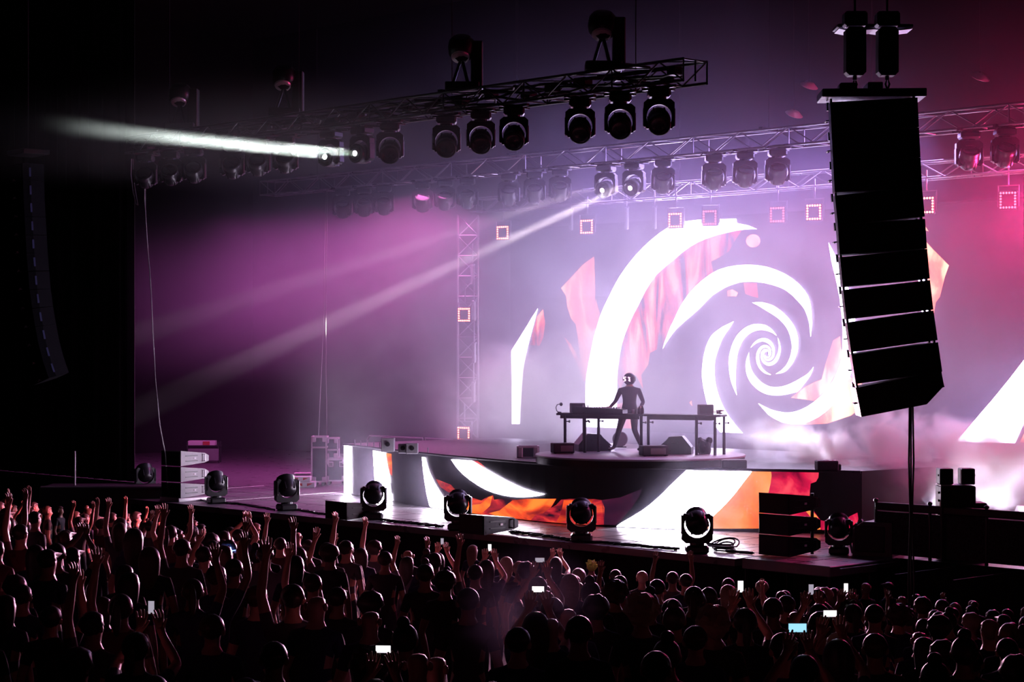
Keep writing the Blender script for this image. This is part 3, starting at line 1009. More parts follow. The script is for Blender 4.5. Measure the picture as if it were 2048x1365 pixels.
# floor lamps along the stage lip
fl = [(1387, 1108, 'beside the coiled cable'), (1156, 1084, 'in front of the orange flames'), (909, 1062, 'behind the long flat speaker'), (741, 1040, 'behind the small flat speaker'), (567, 1022, 'in front of the red and white boxes'), (426, 1008, 'beside the bright stacked speakers'), (284, 989, 'on the dark wing left of the bright stacked speakers')]
for k, (px, py, w_) in enumerate(fl):
    q = at_z(px, py, DECK)
    put_head((q.x, q.y + 0.1, DECK), CAMROT + (0.5 if k > 3 else 0.0), -1.15 if k < 4 else -0.5, f"dark moving head standing on the stage lip {w_}" if k < 6 else f"small dark moving head standing {w_}", False, None, 1.12 if k < 5 else 1.05)
q = at_z(1668, 1110, DECK)
put_head((q.x, q.y + 0.15, DECK), CAMROT - 0.15, -0.9, 'moving head with pale lit yoke squeezed between front speakers and black wedge', False, None, 0.98)

# ================================================================ lamps standing on the front truss
def spot_seat(px, label):
    q = at_y(px, 200, FT['y'])
    t = thing('follow_spot', label, 'follow spot', (q.x, FT['y'], FT['zb'] + FT['h']), CAMROT)
    b = MB().bevbox((0, 0, 0.09), (0.72, 0.55, 0.18), 0.02)
    b.build('mount_box', BLACKM, t)
    for e in (-0.14, 0.16):
        MB().tube([(-0.02, 0, 0.72), (e - 0.05, -0.05, 0.18)], 0.035, 8).build('strut', BLACKM, t)
    MB().bevbox((0.30, 0.05, 0.55), (0.25, 0.35, 1.0), 0.02).build('seat_back', BLACK, t)
    M4 = Matrix.Translation((-0.02, 0, 0.92)) @ Matrix.Rotation(0.5, 4, 'X')
    h = MB().lathe([(0.05, -0.25), (0.2, -0.24), (0.27, -0.15), (0.285, 0.0), (0.26, 0.15), (0.18, 0.24), (0.05, 0.26)], 18, M4).build('lamp_head', BLACKM, t, True)
    M5 = Matrix.Translation((-0.04, 0.0, 0.88)) @ Matrix.Rotation(PI - 0.55, 4, 'X')
    MB().lathe([(0.16, 0.16), (0.20, 0.20), (0.18, 0.235), (0.05, 0.25)], 14, M5).build('reflector', STEEL, h, True)
    return t


spot_seat(1207, 'follow spot on struts atop the front truss, nearest its right end')
spot_seat(925, 'follow spot on struts atop the middle of the front truss')
spot_seat(570, 'follow spot lost in the dark on the front truss above the white beams')
spot_seat(362, 'follow spot lost in the dark at the left end of the front truss')

# ================================================================ red diode strobes
def strobe_meshes():
    b = MB().bevbox((0, 0, 0), (0.44, 0.12, 0.44), 0.02)
    body = b.mesh('housing', BLACKM)
    d = MB()
    n_ = 6
    for i in range(n_):
        for j in range(n_):
            if i in (0, n_ - 1) or j in (0, n_ - 1):
                x, z = (i - 2.5) * 0.068, (j - 2.5) * 0.068
                d.lathe([(0.027, 0.0), (0.024, 0.014), (0.004, 0.02)], 6, Matrix.Translation((x, -0.061, z)) @ Matrix.Rotation(PI / 2, 4, 'X'))
    br = MB()
    br.box((-0.245, 0, 0.1), (0.02, 0.05, 0.5))
    br.box((0.245, 0, 0.1), (0.02, 0.05, 0.5))
    br.box((0, 0, 0.35), (0.51, 0.05, 0.02))
    br.tube([(0, 0, 0.35), (0, 0, 0.86)], 0.022, 6)
    return body, d.mesh('diodes', REDLED), d.mesh('diodes', DIMLED), br.mesh('bracket', ALU)


SB, SD, SDD, SBR = strobe_meshes()
CAMFACE = CAMROT


def strobe(px, py, y, dim, label, turn=0.0, sc=1.0):
    q = at_y(px, py, y)
    t = thing('strobe_light', label, 'strobe light', q, turn)
    t.scale = (sc,) * 3
    link('housing', SB, t)
    o = link('diodes', SDD if dim else SD, t)
    o['kind'] = 'stuff'
    link('bracket', SBR, t)
    return t


A = 0.32
strobe(1007, 466, 40.65, False, 'red strobe hanging left of the screen, between truss tower and rear screen', A)
strobe(1175, 454, 40.65, False, 'red strobe hanging above the flame left of the big white arc', A)
strobe(1352, 441, 40.65, False, 'red strobe hanging at the top left of the big white arc', A)
strobe(1421, 436, 40.65, True, 'dimmed strobe hanging in front of the top of the big white arc', A)
strobe(1556, 430, 40.65, True, 'dimmed strobe hanging right of the round flame spot', A)
strobe(1629, 425, 40.65, False, 'bright red strobe hanging just left of the big hanging speaker', A)
strobe(1853, 411, 40.65, False, 'bright red strobe hanging just right of the big hanging speaker', A)
strobe(2017, 401, 40.65, True, 'dimmed strobe hanging near the right edge beyond the big hanging speaker', A)
strobe(2092, 396, 40.65, False, 'red strobe hanging at the right end of the screen truss', A)
strobe(930, 630, 40.55, False, 'red strobe fixed halfway up the truss tower', A, 1.05)
strobe(929, 868, 40.55, False, 'red strobe fixed at the foot of the truss tower', A, 1.05)
# narrow unlit bars hanging between the strobes and on the tower
barm = MB().bevbox((0, 0, 0), (0.10, 0.12, 0.62), 0.02).mesh('housing', GREYP)
hook = MB().tube([(0, 0, 0.3), (0, 0, 0.95)], 0.02, 6).box((0, 0, 0.30), (0.14, 0.06, 0.05)).mesh('bracket', ALU)
for px, py, y, lab in ((1142, 440, 40.66, 'grey lamp bar hanging left of the flame above the screen'), (1253, 437, 40.66, 'grey lamp bar hanging above the left shoulder of the white arc'), (1309, 436, 40.66, 'grey lamp bar hanging beside the strobe at the top of the white arc'), (948, 622, 40.8, 'grey lamp bar beside the halfway strobe on the truss tower'), (948, 706, 40.8, 'grey lamp bar below the halfway strobe on the truss tower'), (947, 785, 40.8, 'grey lamp bar low on the truss tower above the foot strobe'), (945, 550, 40.8, 'grey lamp bar high on the truss tower above the halfway strobe')):
    t = thing('lamp_bar', lab, 'stage light', at_y(px, py, y), 0.3)
    link('housing', barm, t)
    link('bracket', hook, t)

# ================================================================ hung speakers
def cabinet(w, h, d, taper):
    """line speaker: grille faces -y, body narrows to the back"""
    prof = [(-w / 2, -d / 2), (w / 2, -d / 2), (w / 2, -d / 6), (w / 2 * taper, d / 2), (-w / 2 * taper, d / 2), (-w / 2, -d / 6)]
    b = MB()
    n_ = len(prof)
    vs = [Vector((x, y, -h / 2)) for x, y in prof] + [Vector((x, y, h / 2)) for x, y in prof]
    b.add(vs, [tuple(range(n_ - 1, -1, -1)), tuple(range(n_, 2 * n_))] + [(i, (i + 1) % n_, (i + 1) % n_ + n_, i + n_) for i in range(n_)])
    return b


CW, CH, CD = 1.27, 0.435, 0.85
lt = at_d(1742, 205, 29.7)
la = thing('line_array', 'big black line of ten hung speakers in front of the red and purple haze', 'speaker', (lt.x, lt.y, lt.z), CAMROT - 0.05)
cabm = cabinet(CW, CH, CD, 0.8).mesh('cabinet', BLACK)
grm = MB().bevbox((0, -CD / 2 - 0.012, 0), (CW - 0.06, 0.02, CH - 0.05), 0.008).mesh('grille', GRILLE)
linkm = MB().box((0, 0, 0), (0.03, 0.10, 0.12)).mesh('rigging_link', BLACKM)
handm = MB().tube([(0, -0.12, -0.07), (0.035, -0.10, -0.07), (0.035, 0.10, -0.07), (0, 0.12, -0.07)], 0.012, 6).mesh('handle', BLACKM)
pos = Vector((0, 0, -CH / 2 - 0.02))
edge_l = [(1655, 205), (1658, 267), (1661, 325), (1664, 385), (1670, 447), (1674, 506), (1680, 570), (1687, 632), (1696, 695), (1705, 757), (1717, 818)]
inv = Matrix.Rotation(-(CAMROT - 0.05), 3, 'Z')
prof_l = [(-CW / 2, -CH / 2), (CW / 2 - 0.30, -CH / 2), (CW / 2, -CH / 2 + 0.22), (CW / 2, CH / 2), (-CW / 2, CH / 2)]
cabl = MB().prism(prof_l, CD * 0.8).mesh('cabinet', BLACK)
for k in range(10):
    (xa, ya), (xb, yb) = edge_l[k], edge_l[k + 1]
    q = at_d((xa + xb) / 2 + 85, (ya + yb) / 2, 29.7)
    roll = math.atan2(xb - xa, yb - ya)
    c = link('cabinet', cabl if k == 9 else cabm, la)
    c.location = inv @ (q - lt)
    c.rotation_euler = Matrix.Rotation(-roll, 4, inv @ FWD).to_euler()
    link('grille', grm, c) if k < 9 else None
    for sx in (-1, 1):
        h_ = link('handle', handm, c)
        h_.location = (sx * (CW / 2 - 0.005), 0, 0.05)
        h_.rotation_euler = (0, 0, 0 if sx > 0 else PI)
        for sy in (-0.25, 0.22):
            l_ = link('rigging_link', linkm, c)
            l_.location = (sx * (CW / 2 - 0.03), sy, CH / 2 + 0.005)
# wedge-shaped foot under the last cabinet's back corner
b = MB()
b.bevbox((0, 0, 0.10), (1.52, 0.8, 0.12), 0.01)
b.bevbox((0, 0, 0.19), (0.22, 1.0, 0.10), 0.01)
b.bevbox((-0.35, 0, 0.22), (0.26, 0.3, 0.12), 0.02)
b.build('fly_frame', BLACKM, la)
for sx in (-1, 1):
    b = MB()
    b.tube([(sx * 0.24, 0, 0.18), (sx * 0.24 - 0.03, 0, 0.27), (sx * 0.24, 0, 0.36), (sx * 0.24 + 0.03, 0, 0.27), (sx * 0.24, 0, 0.18)], 0.018, 6)
    b.build('shackle', BLACKM, la)
for sx, lab in ((-1, 'left chain hoist with black chain bag above the big line of hung speakers'), (1, 'right chain hoist with black chain bag above the big line of hung speakers')):
    base = la.matrix_basis
    o = thing('chain_hoist', lab, 'chain hoist', (lt.x + RGT.x * sx * 0.24, lt.y + RGT.y * sx * 0.24, lt.z + 0.33), CAMROT)
    MB().bevbox((0, 0, 0.42), (0.30, 0.34, 0.72), 0.05).build('chain_bag', BLACK, o)
    MB().bevbox((0, 0, 0.90), (0.34, 0.3, 0.22), 0.03).build('motor', BLACKM, o)
    MB().tube([(0, 0, 0.0), (0, 0, 0.1)], 0.03, 8).build('hook', BLACKM, o)
    MB().tube([(0, 0, 1.0), (0, 0, 8.55)], 0.018, 6).build('chain', BLACKM, o)
hb = at_d(1745, 56, 30.6)
o = thing('hoist_beam', 'short steel beam with pale lit flanges above the chain hoists', 'beam', hb, CAMROT)
b = MB()
b.bevbox((0, 0, 0), (1.15, 0.5, 0.05), 0.01)
b.build('beam', BLACKM, o)
for x, w_, r_ in ((-0.46, 0.16, 0.2), (-0.1, 0.2, -0.1), (0.05, 0.3, 0.15), (0.44, 0.28, -0.12)):
    MB().box((x, 0.05, -0.05), (w_, 0.45, 0.015), roty(r_)).build('flange', STEEL, o)
# cable drop under the hung speakers
p0 = at_d(1822, 818, 29.7)
b = MB()
for dx in (-0.02, 0.0, 0.025):
    b.tube([p0 + RGT * dx + Vector((0, 0, 0.1)), p0 + RGT * (dx * 1.6) + Vector((0, 0, -0.8)), p0 + RGT * (dx * 0.6) + Vector((0, 0, -1.6)), p0 + RGT * (dx * 2) + Vector((0, 0, -2.6)), p0 + RGT * dx + Vector((0, 0, -3.6))], 0.014, 6)
tag(b.build('cable', RUBBER, smooth=True), 'thick black cable drop hanging under the big line of hung speakers', 'cable')

# left line of speakers, nearly lost in the dark
LW, LH, LD = 0.95, 0.44, 0.62
lt2 = at_d(56, 330, 50.0)
lb = thing('line_array', 'dark curved line of hung speakers at the far left, pale badges glinting', 'speaker', lt2, CAMROT - 0.9)
cabm2 = cabinet(LW, LH, LD, 0.75).mesh('cabinet', ARRAYM)
grm2 = MB().bevbox((0, -LD / 2 - 0.012, 0.02), (LW - 0.2, 0.02, LH - 0.12), 0.01).mesh('grille', ARRAYM)
badge = MB().box((0, -LD / 2 - 0.026, -LH / 2 + 0.05), (0.10, 0.01, 0.05)).box((-0.09, -LD / 2 - 0.026, -LH / 2 + 0.03), (0.03, 0.01, 0.02)).box((0.09, -LD / 2 - 0.026, -LH / 2 + 0.03), (0.03, 0.01, 0.02)).mesh('badge', WHITEP)
tagm = MB().box((LW / 2 + 0.0, -0.12, 0.0), (0.012, 0.05, 0.22)).mesh('side_label', mat('blue label', (0.015, 0.03, 0.12), 0.6, noise=0.1))
cpx = [56, 57, 58, 59, 61, 64, 67, 71, 76, 83, 92, 104]
cur = Vector((56, 330))
pts = [(52, 330), (53, 366), (54, 401), (56, 437), (58, 473), (60, 509), (63, 545), (66, 582), (71, 619), (77, 655), (84, 691), (93, 725), (104, 757)]
for k in range(12):
    (xa, ya), (xb, yb) = pts[k], pts[k + 1]
    q = at_d((xa + xb) / 2, (ya + yb) / 2, 50.0)
    tilt = math.atan2(xb - xa, yb - ya)
    c = link('cabinet', cabm2, lb)
    rel = Matrix.Rotation(-(CAMROT - 0.9), 3, 'Z') @ (q - lt2)
    c.location = rel
    ax = Matrix.Rotation(0.9, 3, 'Z') @ Vector((0, 1, 0))
    R_ = Matrix.Rotation(-tilt, 4, (Matrix.Rotation(-(CAMROT - 0.9), 3, 'Z') @ FWD))
    c.rotation_euler = R_.to_euler()
    link('grille', grm2, c)
    link('badge', badge, c)
    link('side_label', tagm, c)
MB().bevbox((0, 0, 0.30), (1.0, 0.7, 0.12), 0.01).build('fly_frame', BLACKM, lb)
MB().tube([(0, 0, 0.3), (0, 0, 8.0)], 0.02, 6).build('chain', BLACKM, lb)

# ================================================================ gear on the stage
def hang(pts, y):
    return [at_y(px, py, y) for px, py in pts]


def hang2(pts, ya, yb):
    n_ = len(pts) - 1
    return [at_y(px, py, ya + (yb - ya) * i / n_) for i, (px, py) in enumerate(pts)]


b = MB()
b.tube(hang([(263, 318), (262, 350), (266, 385), (272, 408), (276, 411), (273, 396), (267, 360), (266, 318)], 28.33), 0.012, 6)
tag(b.build('cable', WIRE, smooth=True), 'thin cable loop dangling under the left end of the front truss', 'cable')
b = MB()
b.tube(hang2([(290, 308), (289, 400), (292, 440), (296, 500), (303, 600), (307, 680), (311, 760), (319, 850), (330, 908), (336, 1003)], 28.33, 29.6), 0.011, 6)
b.tube(hang2([(290, 308), (291, 420), (294, 480), (302, 570), (305, 660), (312, 770), (321, 855), (331, 908), (338, 1003)], 28.33, 29.6), 0.008, 6)
tag(b.build('cable', WIRE, smooth=True), 'long thin cable hanging down along the edge of the black stage curtain', 'cable')
for pts, lab in (([(653, 378), (651, 420), (649, 520), (648, 620), (643, 740), (640, 800), (637, 874)], 'left of the two thin cables hanging down to the tall road cases'),
                 ([(655, 378), (654, 420), (653, 520), (652, 620), (652, 740), (653, 800), (654, 874)], 'right of the two thin cables hanging down to the tall road cases')):
    tag(MB().tube(hang2(pts, 38.3, 37.0), 0.011, 6).build('cable', WIRE, smooth=True), lab, 'cable')

# tape lines on the deck
for p, q, lab in (((447, 1002.5), (690, 984), 'long white tape line on the deck from lip lamp to riser end'), ((378, 983), (527, 972), 'short white tape line on the deck behind the bright stacked speakers')):
    a, c = at_z(*p), at_z(*q)
    d = (c - a)
    o = MB().box((0, 0, 0.003), (d.length, 0.045, 0.004)).build('floor_tape', TAPE)
    o.location = (a + c) / 2
    o.rotation_euler = (0, 0, math.atan2(d.y, d.x))
    tag(o, lab, 'tape')


# ---- front speakers standing on the lip
def front_speaker(label, loc, sc=1.0, rz=0.0, group=None, lit=False):
    t = thing('front_speaker', label, 'speaker', loc, rz, group)
    t.scale = (sc,) * 3
    prof = [(-0.42, 0.0), (0.30, 0.06), (0.42, 0.10), (0.42, 0.22), (0.30, 0.28), (-0.42, 0.35)]
    # side profile in local yz: turned prism, extruded along x
    M = Matrix.Rotation(PI / 2, 3, 'Z')
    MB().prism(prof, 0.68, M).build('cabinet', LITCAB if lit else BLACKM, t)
    MB().bevbox((0, -0.43, 0.175), (0.64, 0.02, 0.31), 0.008).build('grille', GRILLE, t)
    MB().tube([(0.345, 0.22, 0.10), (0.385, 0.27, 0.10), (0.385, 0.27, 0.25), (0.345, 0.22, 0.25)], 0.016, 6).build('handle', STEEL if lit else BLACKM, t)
    for z in (0.11, 0.23):
        MB().box((0.345, -0.1, z), (0.012, 0.36, 0.018)).build('rail', BLACK, t)
    MB().box((0.345, 0.0, 0.17), (0.01, 0.06, 0.035)).build('badge', WHITEP, t)
    return t


q = at_z(1552, 1114, DECK)
for k, lab in enumerate(('bottom one of three black speakers stacked before the orange riser flames', 'middle one of three black speakers stacked before the orange riser flames', 'top one of three black speakers stacked before the orange riser flames')):
    o = front_speaker(lab, (q.x, q.y + 0.42, DECK + 0.02 + 0.405 * k), 1.13)
MB().tube([(0.25, 0.3, 0.0), (0.25, 0.3, 1.05)], 0.03, 8).build('rear_post', BLACKM, o)
KIDS[o.name][-1].location = (0, 0, -0.72)
q = at_z(352, 1004, DECK)
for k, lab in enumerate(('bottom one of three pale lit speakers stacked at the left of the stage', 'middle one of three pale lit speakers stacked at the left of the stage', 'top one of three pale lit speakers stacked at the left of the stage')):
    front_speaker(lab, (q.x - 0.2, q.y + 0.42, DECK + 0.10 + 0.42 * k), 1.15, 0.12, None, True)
o = thing('speaker_plinth', 'pale low plinth under the bright stacked speakers at the left of the stage', 'plinth', (q.x - 0.2, q.y + 0.42, DECK))
MB().bevbox((0, 0, 0.05), (0.9, 1.0, 0.10), 0.012).build('board', STEEL, o)
q = at_z(975, 1072, DECK)
front_speaker('single flat black speaker lying on the stage lip left of the orange flames', (q.x - 0.42, q.y + 0.42, DECK + 0.01), 1.2)
q = at_z(700, 1042, DECK)
front_speaker('single flat black speaker lying on the stage lip by the second white strip', (q.x - 0.42, q.y + 0.42, DECK + 0.01), 1.2)

# black wedge with pale bracket at the right of the lip
q = at_z(1722, 1113, DECK)
t = thing('wedge_speaker', 'large black wedge speaker with pale bracket beside the post of the guard fence', 'speaker', (q.x, q.y + 0.5, DECK), 0.3)
MB().prism([(-0.35, 0), (0.45, 0), (0.45, 0.66), (-0.12, 0.66), (-0.35, 0.40)], 0.8).build('cabinet', BLACK, t)
MB().bevbox((0, -0.41, 0.33), (0.6, 0.02, 0.5), 0.01).build('grille', GRILLE, t)
b = MB()
b.tube([(-0.52, -0.2, 0.44), (-0.2, -0.25, 0.68)], 0.03, 6)
b.tube([(-0.52, -0.2, 0.44), (-0.40, -0.25, 0.02)], 0.025, 6)
b.tube([(-0.36, -0.3, 0.05), (-0.30, -0.3, 0.62)], 0.025, 6)
b.build('bracket', ALU, t)

# ---- cables along the lip
def lip_cable(label, pxs, wig, n_=3, r=0.02):
    b = MB()
    for s_ in range(n_):
        pts = []
        for k in range(len(pxs) - 1):
            (xa, ya), (xb, yb) = pxs[k], pxs[k + 1]
            for i in range(10):
                t_ = i / 10
                q_ = at_z(xa + (xb - xa) * t_, ya + (yb - ya) * t_, DECK)
                pts.append(q_ + Vector((random.uniform(-wig, wig) * 0.3, random.uniform(-wig, wig), r * (1 + 0.7 * s_))))
        b.tube(pts, r, 6)
    tag(b.build('cable', RUBBER, smooth=True), label, 'cable')


lip_cable('black cable run on the lip between the lamps at the far left', [(372, 992), (415, 1006), (480, 1010), (560, 1024)], 0.06, 2)
lip_cable('black cable run on the lip left of the small flat speaker', [(590, 1021), (640, 1030), (690, 1034)], 0.06, 2)
lip_cable('black cable run on the lip between the two flat speakers', [(762, 1042), (800, 1047), (850, 1052), (888, 1057)], 0.08, 3)
lip_cable('black cable run on the lip right of the long flat speaker', [(1018, 1066), (1060, 1071), (1110, 1078), (1150, 1085), (1230, 1091), (1310, 1098), (1360, 1103)], 0.08, 3)
q = at_z(1447, 1104, DECK)
b = MB()
for k in range(7):
    pts = []
    r_ = 0.26 + random.uniform(-0.06, 0.08)
    cx, cy = q.x + random.uniform(-0.12, 0.12), q.y + random.uniform(-0.08, 0.08)
    tl = random.uniform(-0.25, 0.35)
    for i in range(19):
        a = i / 18 * 2 * PI
        pts.append((cx + r_ * math.cos(a), cy + r_ * 0.8 * math.sin(a), DECK + 0.03 + 0.02 * k + max(0, tl * math.sin(a)) * 0.4))
    b.tube(pts, 0.016, 6)
for k in range(3):
    b.tube([at_z(1452 + i * 8, 1106 + i * 0.6, DECK) + Vector((0, random.uniform(-0.06, 0.06), 0.02 + 0.012 * k)) for i in range(8)], 0.018, 6)
tag(b.build('coiled_cable', RUBBER, smooth=True), 'tangled coil of black cable on the lip left of the stacked front speakers', 'cable')


# ---- road cases
def road_case(label, loc, w, d, h, rz=0.0, lids=(), casters=True, latches=((0.25, 0.5), (0.75, 0.5)), bright=False, plain=False):
    t = thing('road_case', label, 'road case', loc, rz)
    z0 = 0.14 if casters else 0.0
    MB().box((0, 0, z0 + h / 2), (w, d, h)).build('panel', CASEM, t)
    e = 0.022
    b = MB()
    for sx in (-1, 1):
        for sy in (-1, 1):
            b.box((sx * w / 2, sy * d / 2, z0 + h / 2), (e * 2, e * 2, h + e))
        for z in (z0, z0 + h):
            b.box((sx * w / 2, 0, z), (e * 2, d, e * 2))
    for sy in (-1, 1):
        for z in (z0, z0 + h):
            b.box((0, sy * d / 2, z), (w, e * 2, e * 2))
    for l in lids:
        b.box((0, 0, z0 + h * l), (w + 0.02, d + 0.02, 0.05))
    b.build('edging', STEEL, t)
    corner = MB()
    corner.bevbox((0, 0, 0), (0.13, 0.07, 0.15), 0.02)
    cm = corner.mesh('corner_plate', STEEL)
    for sx in (-1, 1):
        for z in (z0 + 0.07, z0 + h - 0.07):
            o_ = link('corner_plate', cm, t)
            o_.location = (sx * (w / 2 - 0.06), -d / 2, z)
    if not plain:
        for (fx, fz) in latches:
            x, z = (fx - 0.5) * w, z0 + fz * h
            l_ = MB().bevbox((x, -d / 2 - 0.01, z), (0.17, 0.03, 0.17), 0.01).build('latch', STEEL, t)
            MB().box((x, -d / 2 - 0.028, z), (0.10, 0.012, 0.10)).build('latch_plate', GREYP, l_)
    if casters:
        for sx in (-1, 1):
            for sy in (-1, 1):
                b = MB().box((sx * (w / 2 - 0.1), sy * (d / 2 - 0.1), 0.115), (0.09, 0.06, 0.05))
                b.lathe([(0.05, -0.02), (0.055, 0), (0.05, 0.02)], 12, Matrix.Translation((sx * (w / 2 - 0.1), sy * (d / 2 - 0.1), 0.055)) @ Matrix.Rotation(PI / 2, 4, 'X'))
                b.build('caster', BLACKM, t)
    return t


q = at_z(640, 972, DECK)
road_case('tall narrow dark road case with pale lid beside the lower wide case', (q.x, q.y, DECK), 0.42, 0.6, 1.30, CAMROT, (0.77,), True, (), plain=True)
q2 = at_z(672, 970, DECK)
road_case('wide road case with two pale latches behind the left end of the riser', (q2.x + 0.02, q2.y, DECK), 0.62, 0.6, 0.62, CAMROT, (), True, ((0.28, 0.78), (0.80, 0.78)))
q2 = at_z(665, 970, DECK)
road_case('small upright road case standing on the wide case behind the riser end', (q2.x - 0.02, q2.y, DECK + 0.80), 0.38, 0.5, 0.58, CAMROT, (0.42,), False, (), plain=True)


def flat_case(label, px, py, w, h, dz=0.0):
    q = at_z(px, py, DECK)
    t = thing('flat_case', label, 'case', (q.x, q.y, DECK + dz), CAMROT)
    MB().bevbox((0, 0, h / 2), (w, 0.5, h), 0.012).build('body', WHITEP, t)
    for sx in (-1, 1):
        MB().prism([(sx * 0.07, h * 0.25), (sx * w * 0.42, h * 0.75), (sx * 0.07, h * 0.75)], 0.012, Matrix.Identity(3)).build('red_panel', REDP, t)
        KIDS[t.name][-1].location = (0, -0.253, 0)
    MB().box((0, -0.257, h / 2), (0.13, 0.01, h * 0.4)).build('name_plate', STEEL, t)
    return t


flat_case('lower red and white flat case on the deck left of the road cases', 611, 975, 0.58, 0.17)
flat_case('upper red and white flat case stacked on another left of the road cases', 603, 975, 0.56, 0.14, 0.18)
q = at_z(584, 970, DECK)
o = thing('flight_board', 'pale thin board lying on a dark box left of the red and white cases', 'board', (q.x, q.y + 0.4, DECK), CAMROT)
MB().bevbox((0, 0, 0.31), (0.5, 0.4, 0.05), 0.01).build('board', WHITEP, o)
MB().bevbox((0, 0, 0.14), (0.44, 0.36, 0.28), 0.02).build('box', BLACK, o)

# bench-like cart in the dark wing
q = at_z(408, 926, DECK)
t = thing('supply_cart', 'dim cart with a red and white box on top, far back in the left wing', 'cart', (q.x, q.y, DECK), CAMROT)
b = MB()
for sx in (-0.55, 0.55):
    for sy in (-0.25, 0.25):
        b.tube([(sx, sy, 0), (sx, sy, 0.75)], 0.03, 8)
b.box((0, 0, 0.60), (1.2, 0.55, 0.04))
b.build('frame', BLACKM, t)
MB().bevbox((0.02, -0.27, 0.30), (1.08, 0.03, 0.42), 0.01).build('front_panel', GREYP, t)
bx = MB().bevbox((-0.06, 0, 0.70), (0.95, 0.5, 0.16), 0.01).build('top_box', WHITEP, t)
MB().box((0.12, -0.255, 0.70), (0.24, 0.012, 0.13)).build('red_panel', REDP, bx)

# dark side platform; lit edge of a column built as a thin pale rod
p_ = at_d(150, 975, 54)
t = thing('side_platform', 'low dark platform in the far left wing behind the crowd', 'platform', (p_.x, p_.y, -0.9), CAMROT)
MB().bevbox((1.1, 0.5, 1.3), (4.0, 1.6, 2.6), 0.02).build('block', BLACK, t)
MB().box((1.1, -0.32, 2.62), (3.9, 0.05, 0.03)).build('lit_edge', GREYP, t)  # grey strip stands in for light along the platform's top edge
t = thing('column_edge', 'lit column edge shaped as a thin pale rod on the dark platform, far left', 'column_edge', (p_.x, p_.y, 1.7), 0)
MB().tube([(0, 0, 0), (0, 0, 0.96)], 0.022, 8).build('shaft', STEEL, t)
MB().lathe([(0.09, 0), (0.09, 0.02), (0.03, 0.04)], 12).build('foot', BLACKM, t)

# ---- handrail and boxes behind the riser
RY = 38.6
a, c = at_y(735, 872, RY), at_y(905, 862.5, RY)
t = thing('handrail', 'thin pale handrail behind the left half of the riser', 'railing', (a.x, RY, DECK))
hz = a.z - DECK
L_ = c.x - a.x
MB().tube([(0, 0, 0), (0, 0, hz - 0.1), (0.1, 0, hz), (L_ * 0.66, 0, hz)], 0.025, 8).build('rail', ALU, t, True)
MB().tube([(L_ * 0.69, 0, hz), (L_, 0, hz)], 0.025, 8).build('rail', ALU, t, True)
for f in (0.33, 0.66, 0.69, 1.0):
    MB().tube([(L_ * f, 0, 0), (L_ * f, 0, hz)], 0.02, 8).build('post', ALU, t)
for px, py, w, h, lab in ((755, 905, 0.34, 0.36, 'grey square projector box behind the left end of the riser'), (785, 908, 0.24, 0.25, 'small grey box right of the projector box behind the riser'), (803, 909, 0.30, 0.27, 'grey box with a round knob behind the riser near the handrail')):
    q = at_z(px, py, RTOP)
    o = thing('equipment_box', lab, 'box', (q.x, q.y + 0.35, RTOP), CAMROT)
    MB().bevbox((0, 0, h / 2), (w, 0.3, h), 0.015).build('housing', GREYP, o)
    MB().lathe([(0.06, 0), (0.06, 0.03), (0.02, 0.035)], 12, Matrix.Translation((0, -0.15, h * 0.55)) @ Matrix.Rotation(PI / 2, 4, 'X')).build('knob', BLACKM, o)
q = at_z(1020, 917, RTOP)
o = road_case('hazy grey case on the riser just left of the round platform', (q.x, q.y + 0.6, RTOP), 0.5, 0.4, 0.26, CAMROT, (), False, (), plain=True)
for px, py, w, h, lab in ((1451, 937, 0.54, 0.17, 'low grey box on the riser right of the round platform'), (1637, 941.5, 0.46, 0.20, 'square dark box on the riser above the crimson flames'), (1662, 941.5, 0.09, 0.12, 'tiny block beside the square dark box on the riser')):
    q = at_z(px, py, RTOP)
    o = thing('equipment_box', lab, 'box', (q.x, q.y + 0.28, RTOP), CAMROT)
    MB().bevbox((0, 0, h / 2), (w, 0.4 if w > 0.2 else 0.1, h), 0.012).build('housing', CASEM, o)
    MB().bevbox((0, 0, h + 0.006), (w - 0.03, 0.36 if w > 0.2 else 0.07, 0.012), 0.004).build('lid', GREYP, o)

# ---- the long desk
def table(label, p0, p1, depth, height, legs):
    d = p1 - p0
    rz = math.atan2(d.y, d.x)
    t = thing('desk', label, 'table', (p0.x, p0.y, DTOP), rz)
    MB().bevbox((d.length / 2, depth / 2, height), (d.length, depth, 0.05), 0.012).build('tabletop', BLACK, t)
    MB().box((d.length / 2, 0.03, height - 0.06), (d.length - 0.2, 0.03, 0.08)).build('apron', BLACK, t)
    for fx, fy in legs:
        l_ = MB().tube([(d.length * fx, depth * fy, 0.0), (d.length * fx, depth * fy, height - 0.02)], 0.036, 8)
        l_ = l_.build('leg', BLACKM, t)
        MB().tube([(d.length * fx, depth * fy, height - 0.17), (d.length * fx + 0.10, depth * fy, height - 0.17)], 0.014, 6).lathe([(0.03, -0.015), (0.03, 0.015)], 8, Matrix.Translation((d.length * fx + 0.11, depth * fy, height - 0.17)) @ Matrix.Rotation(PI / 2, 4, 'Y')).build('clamp_screw', BLACKM, l_)
    return t, rz, d.length


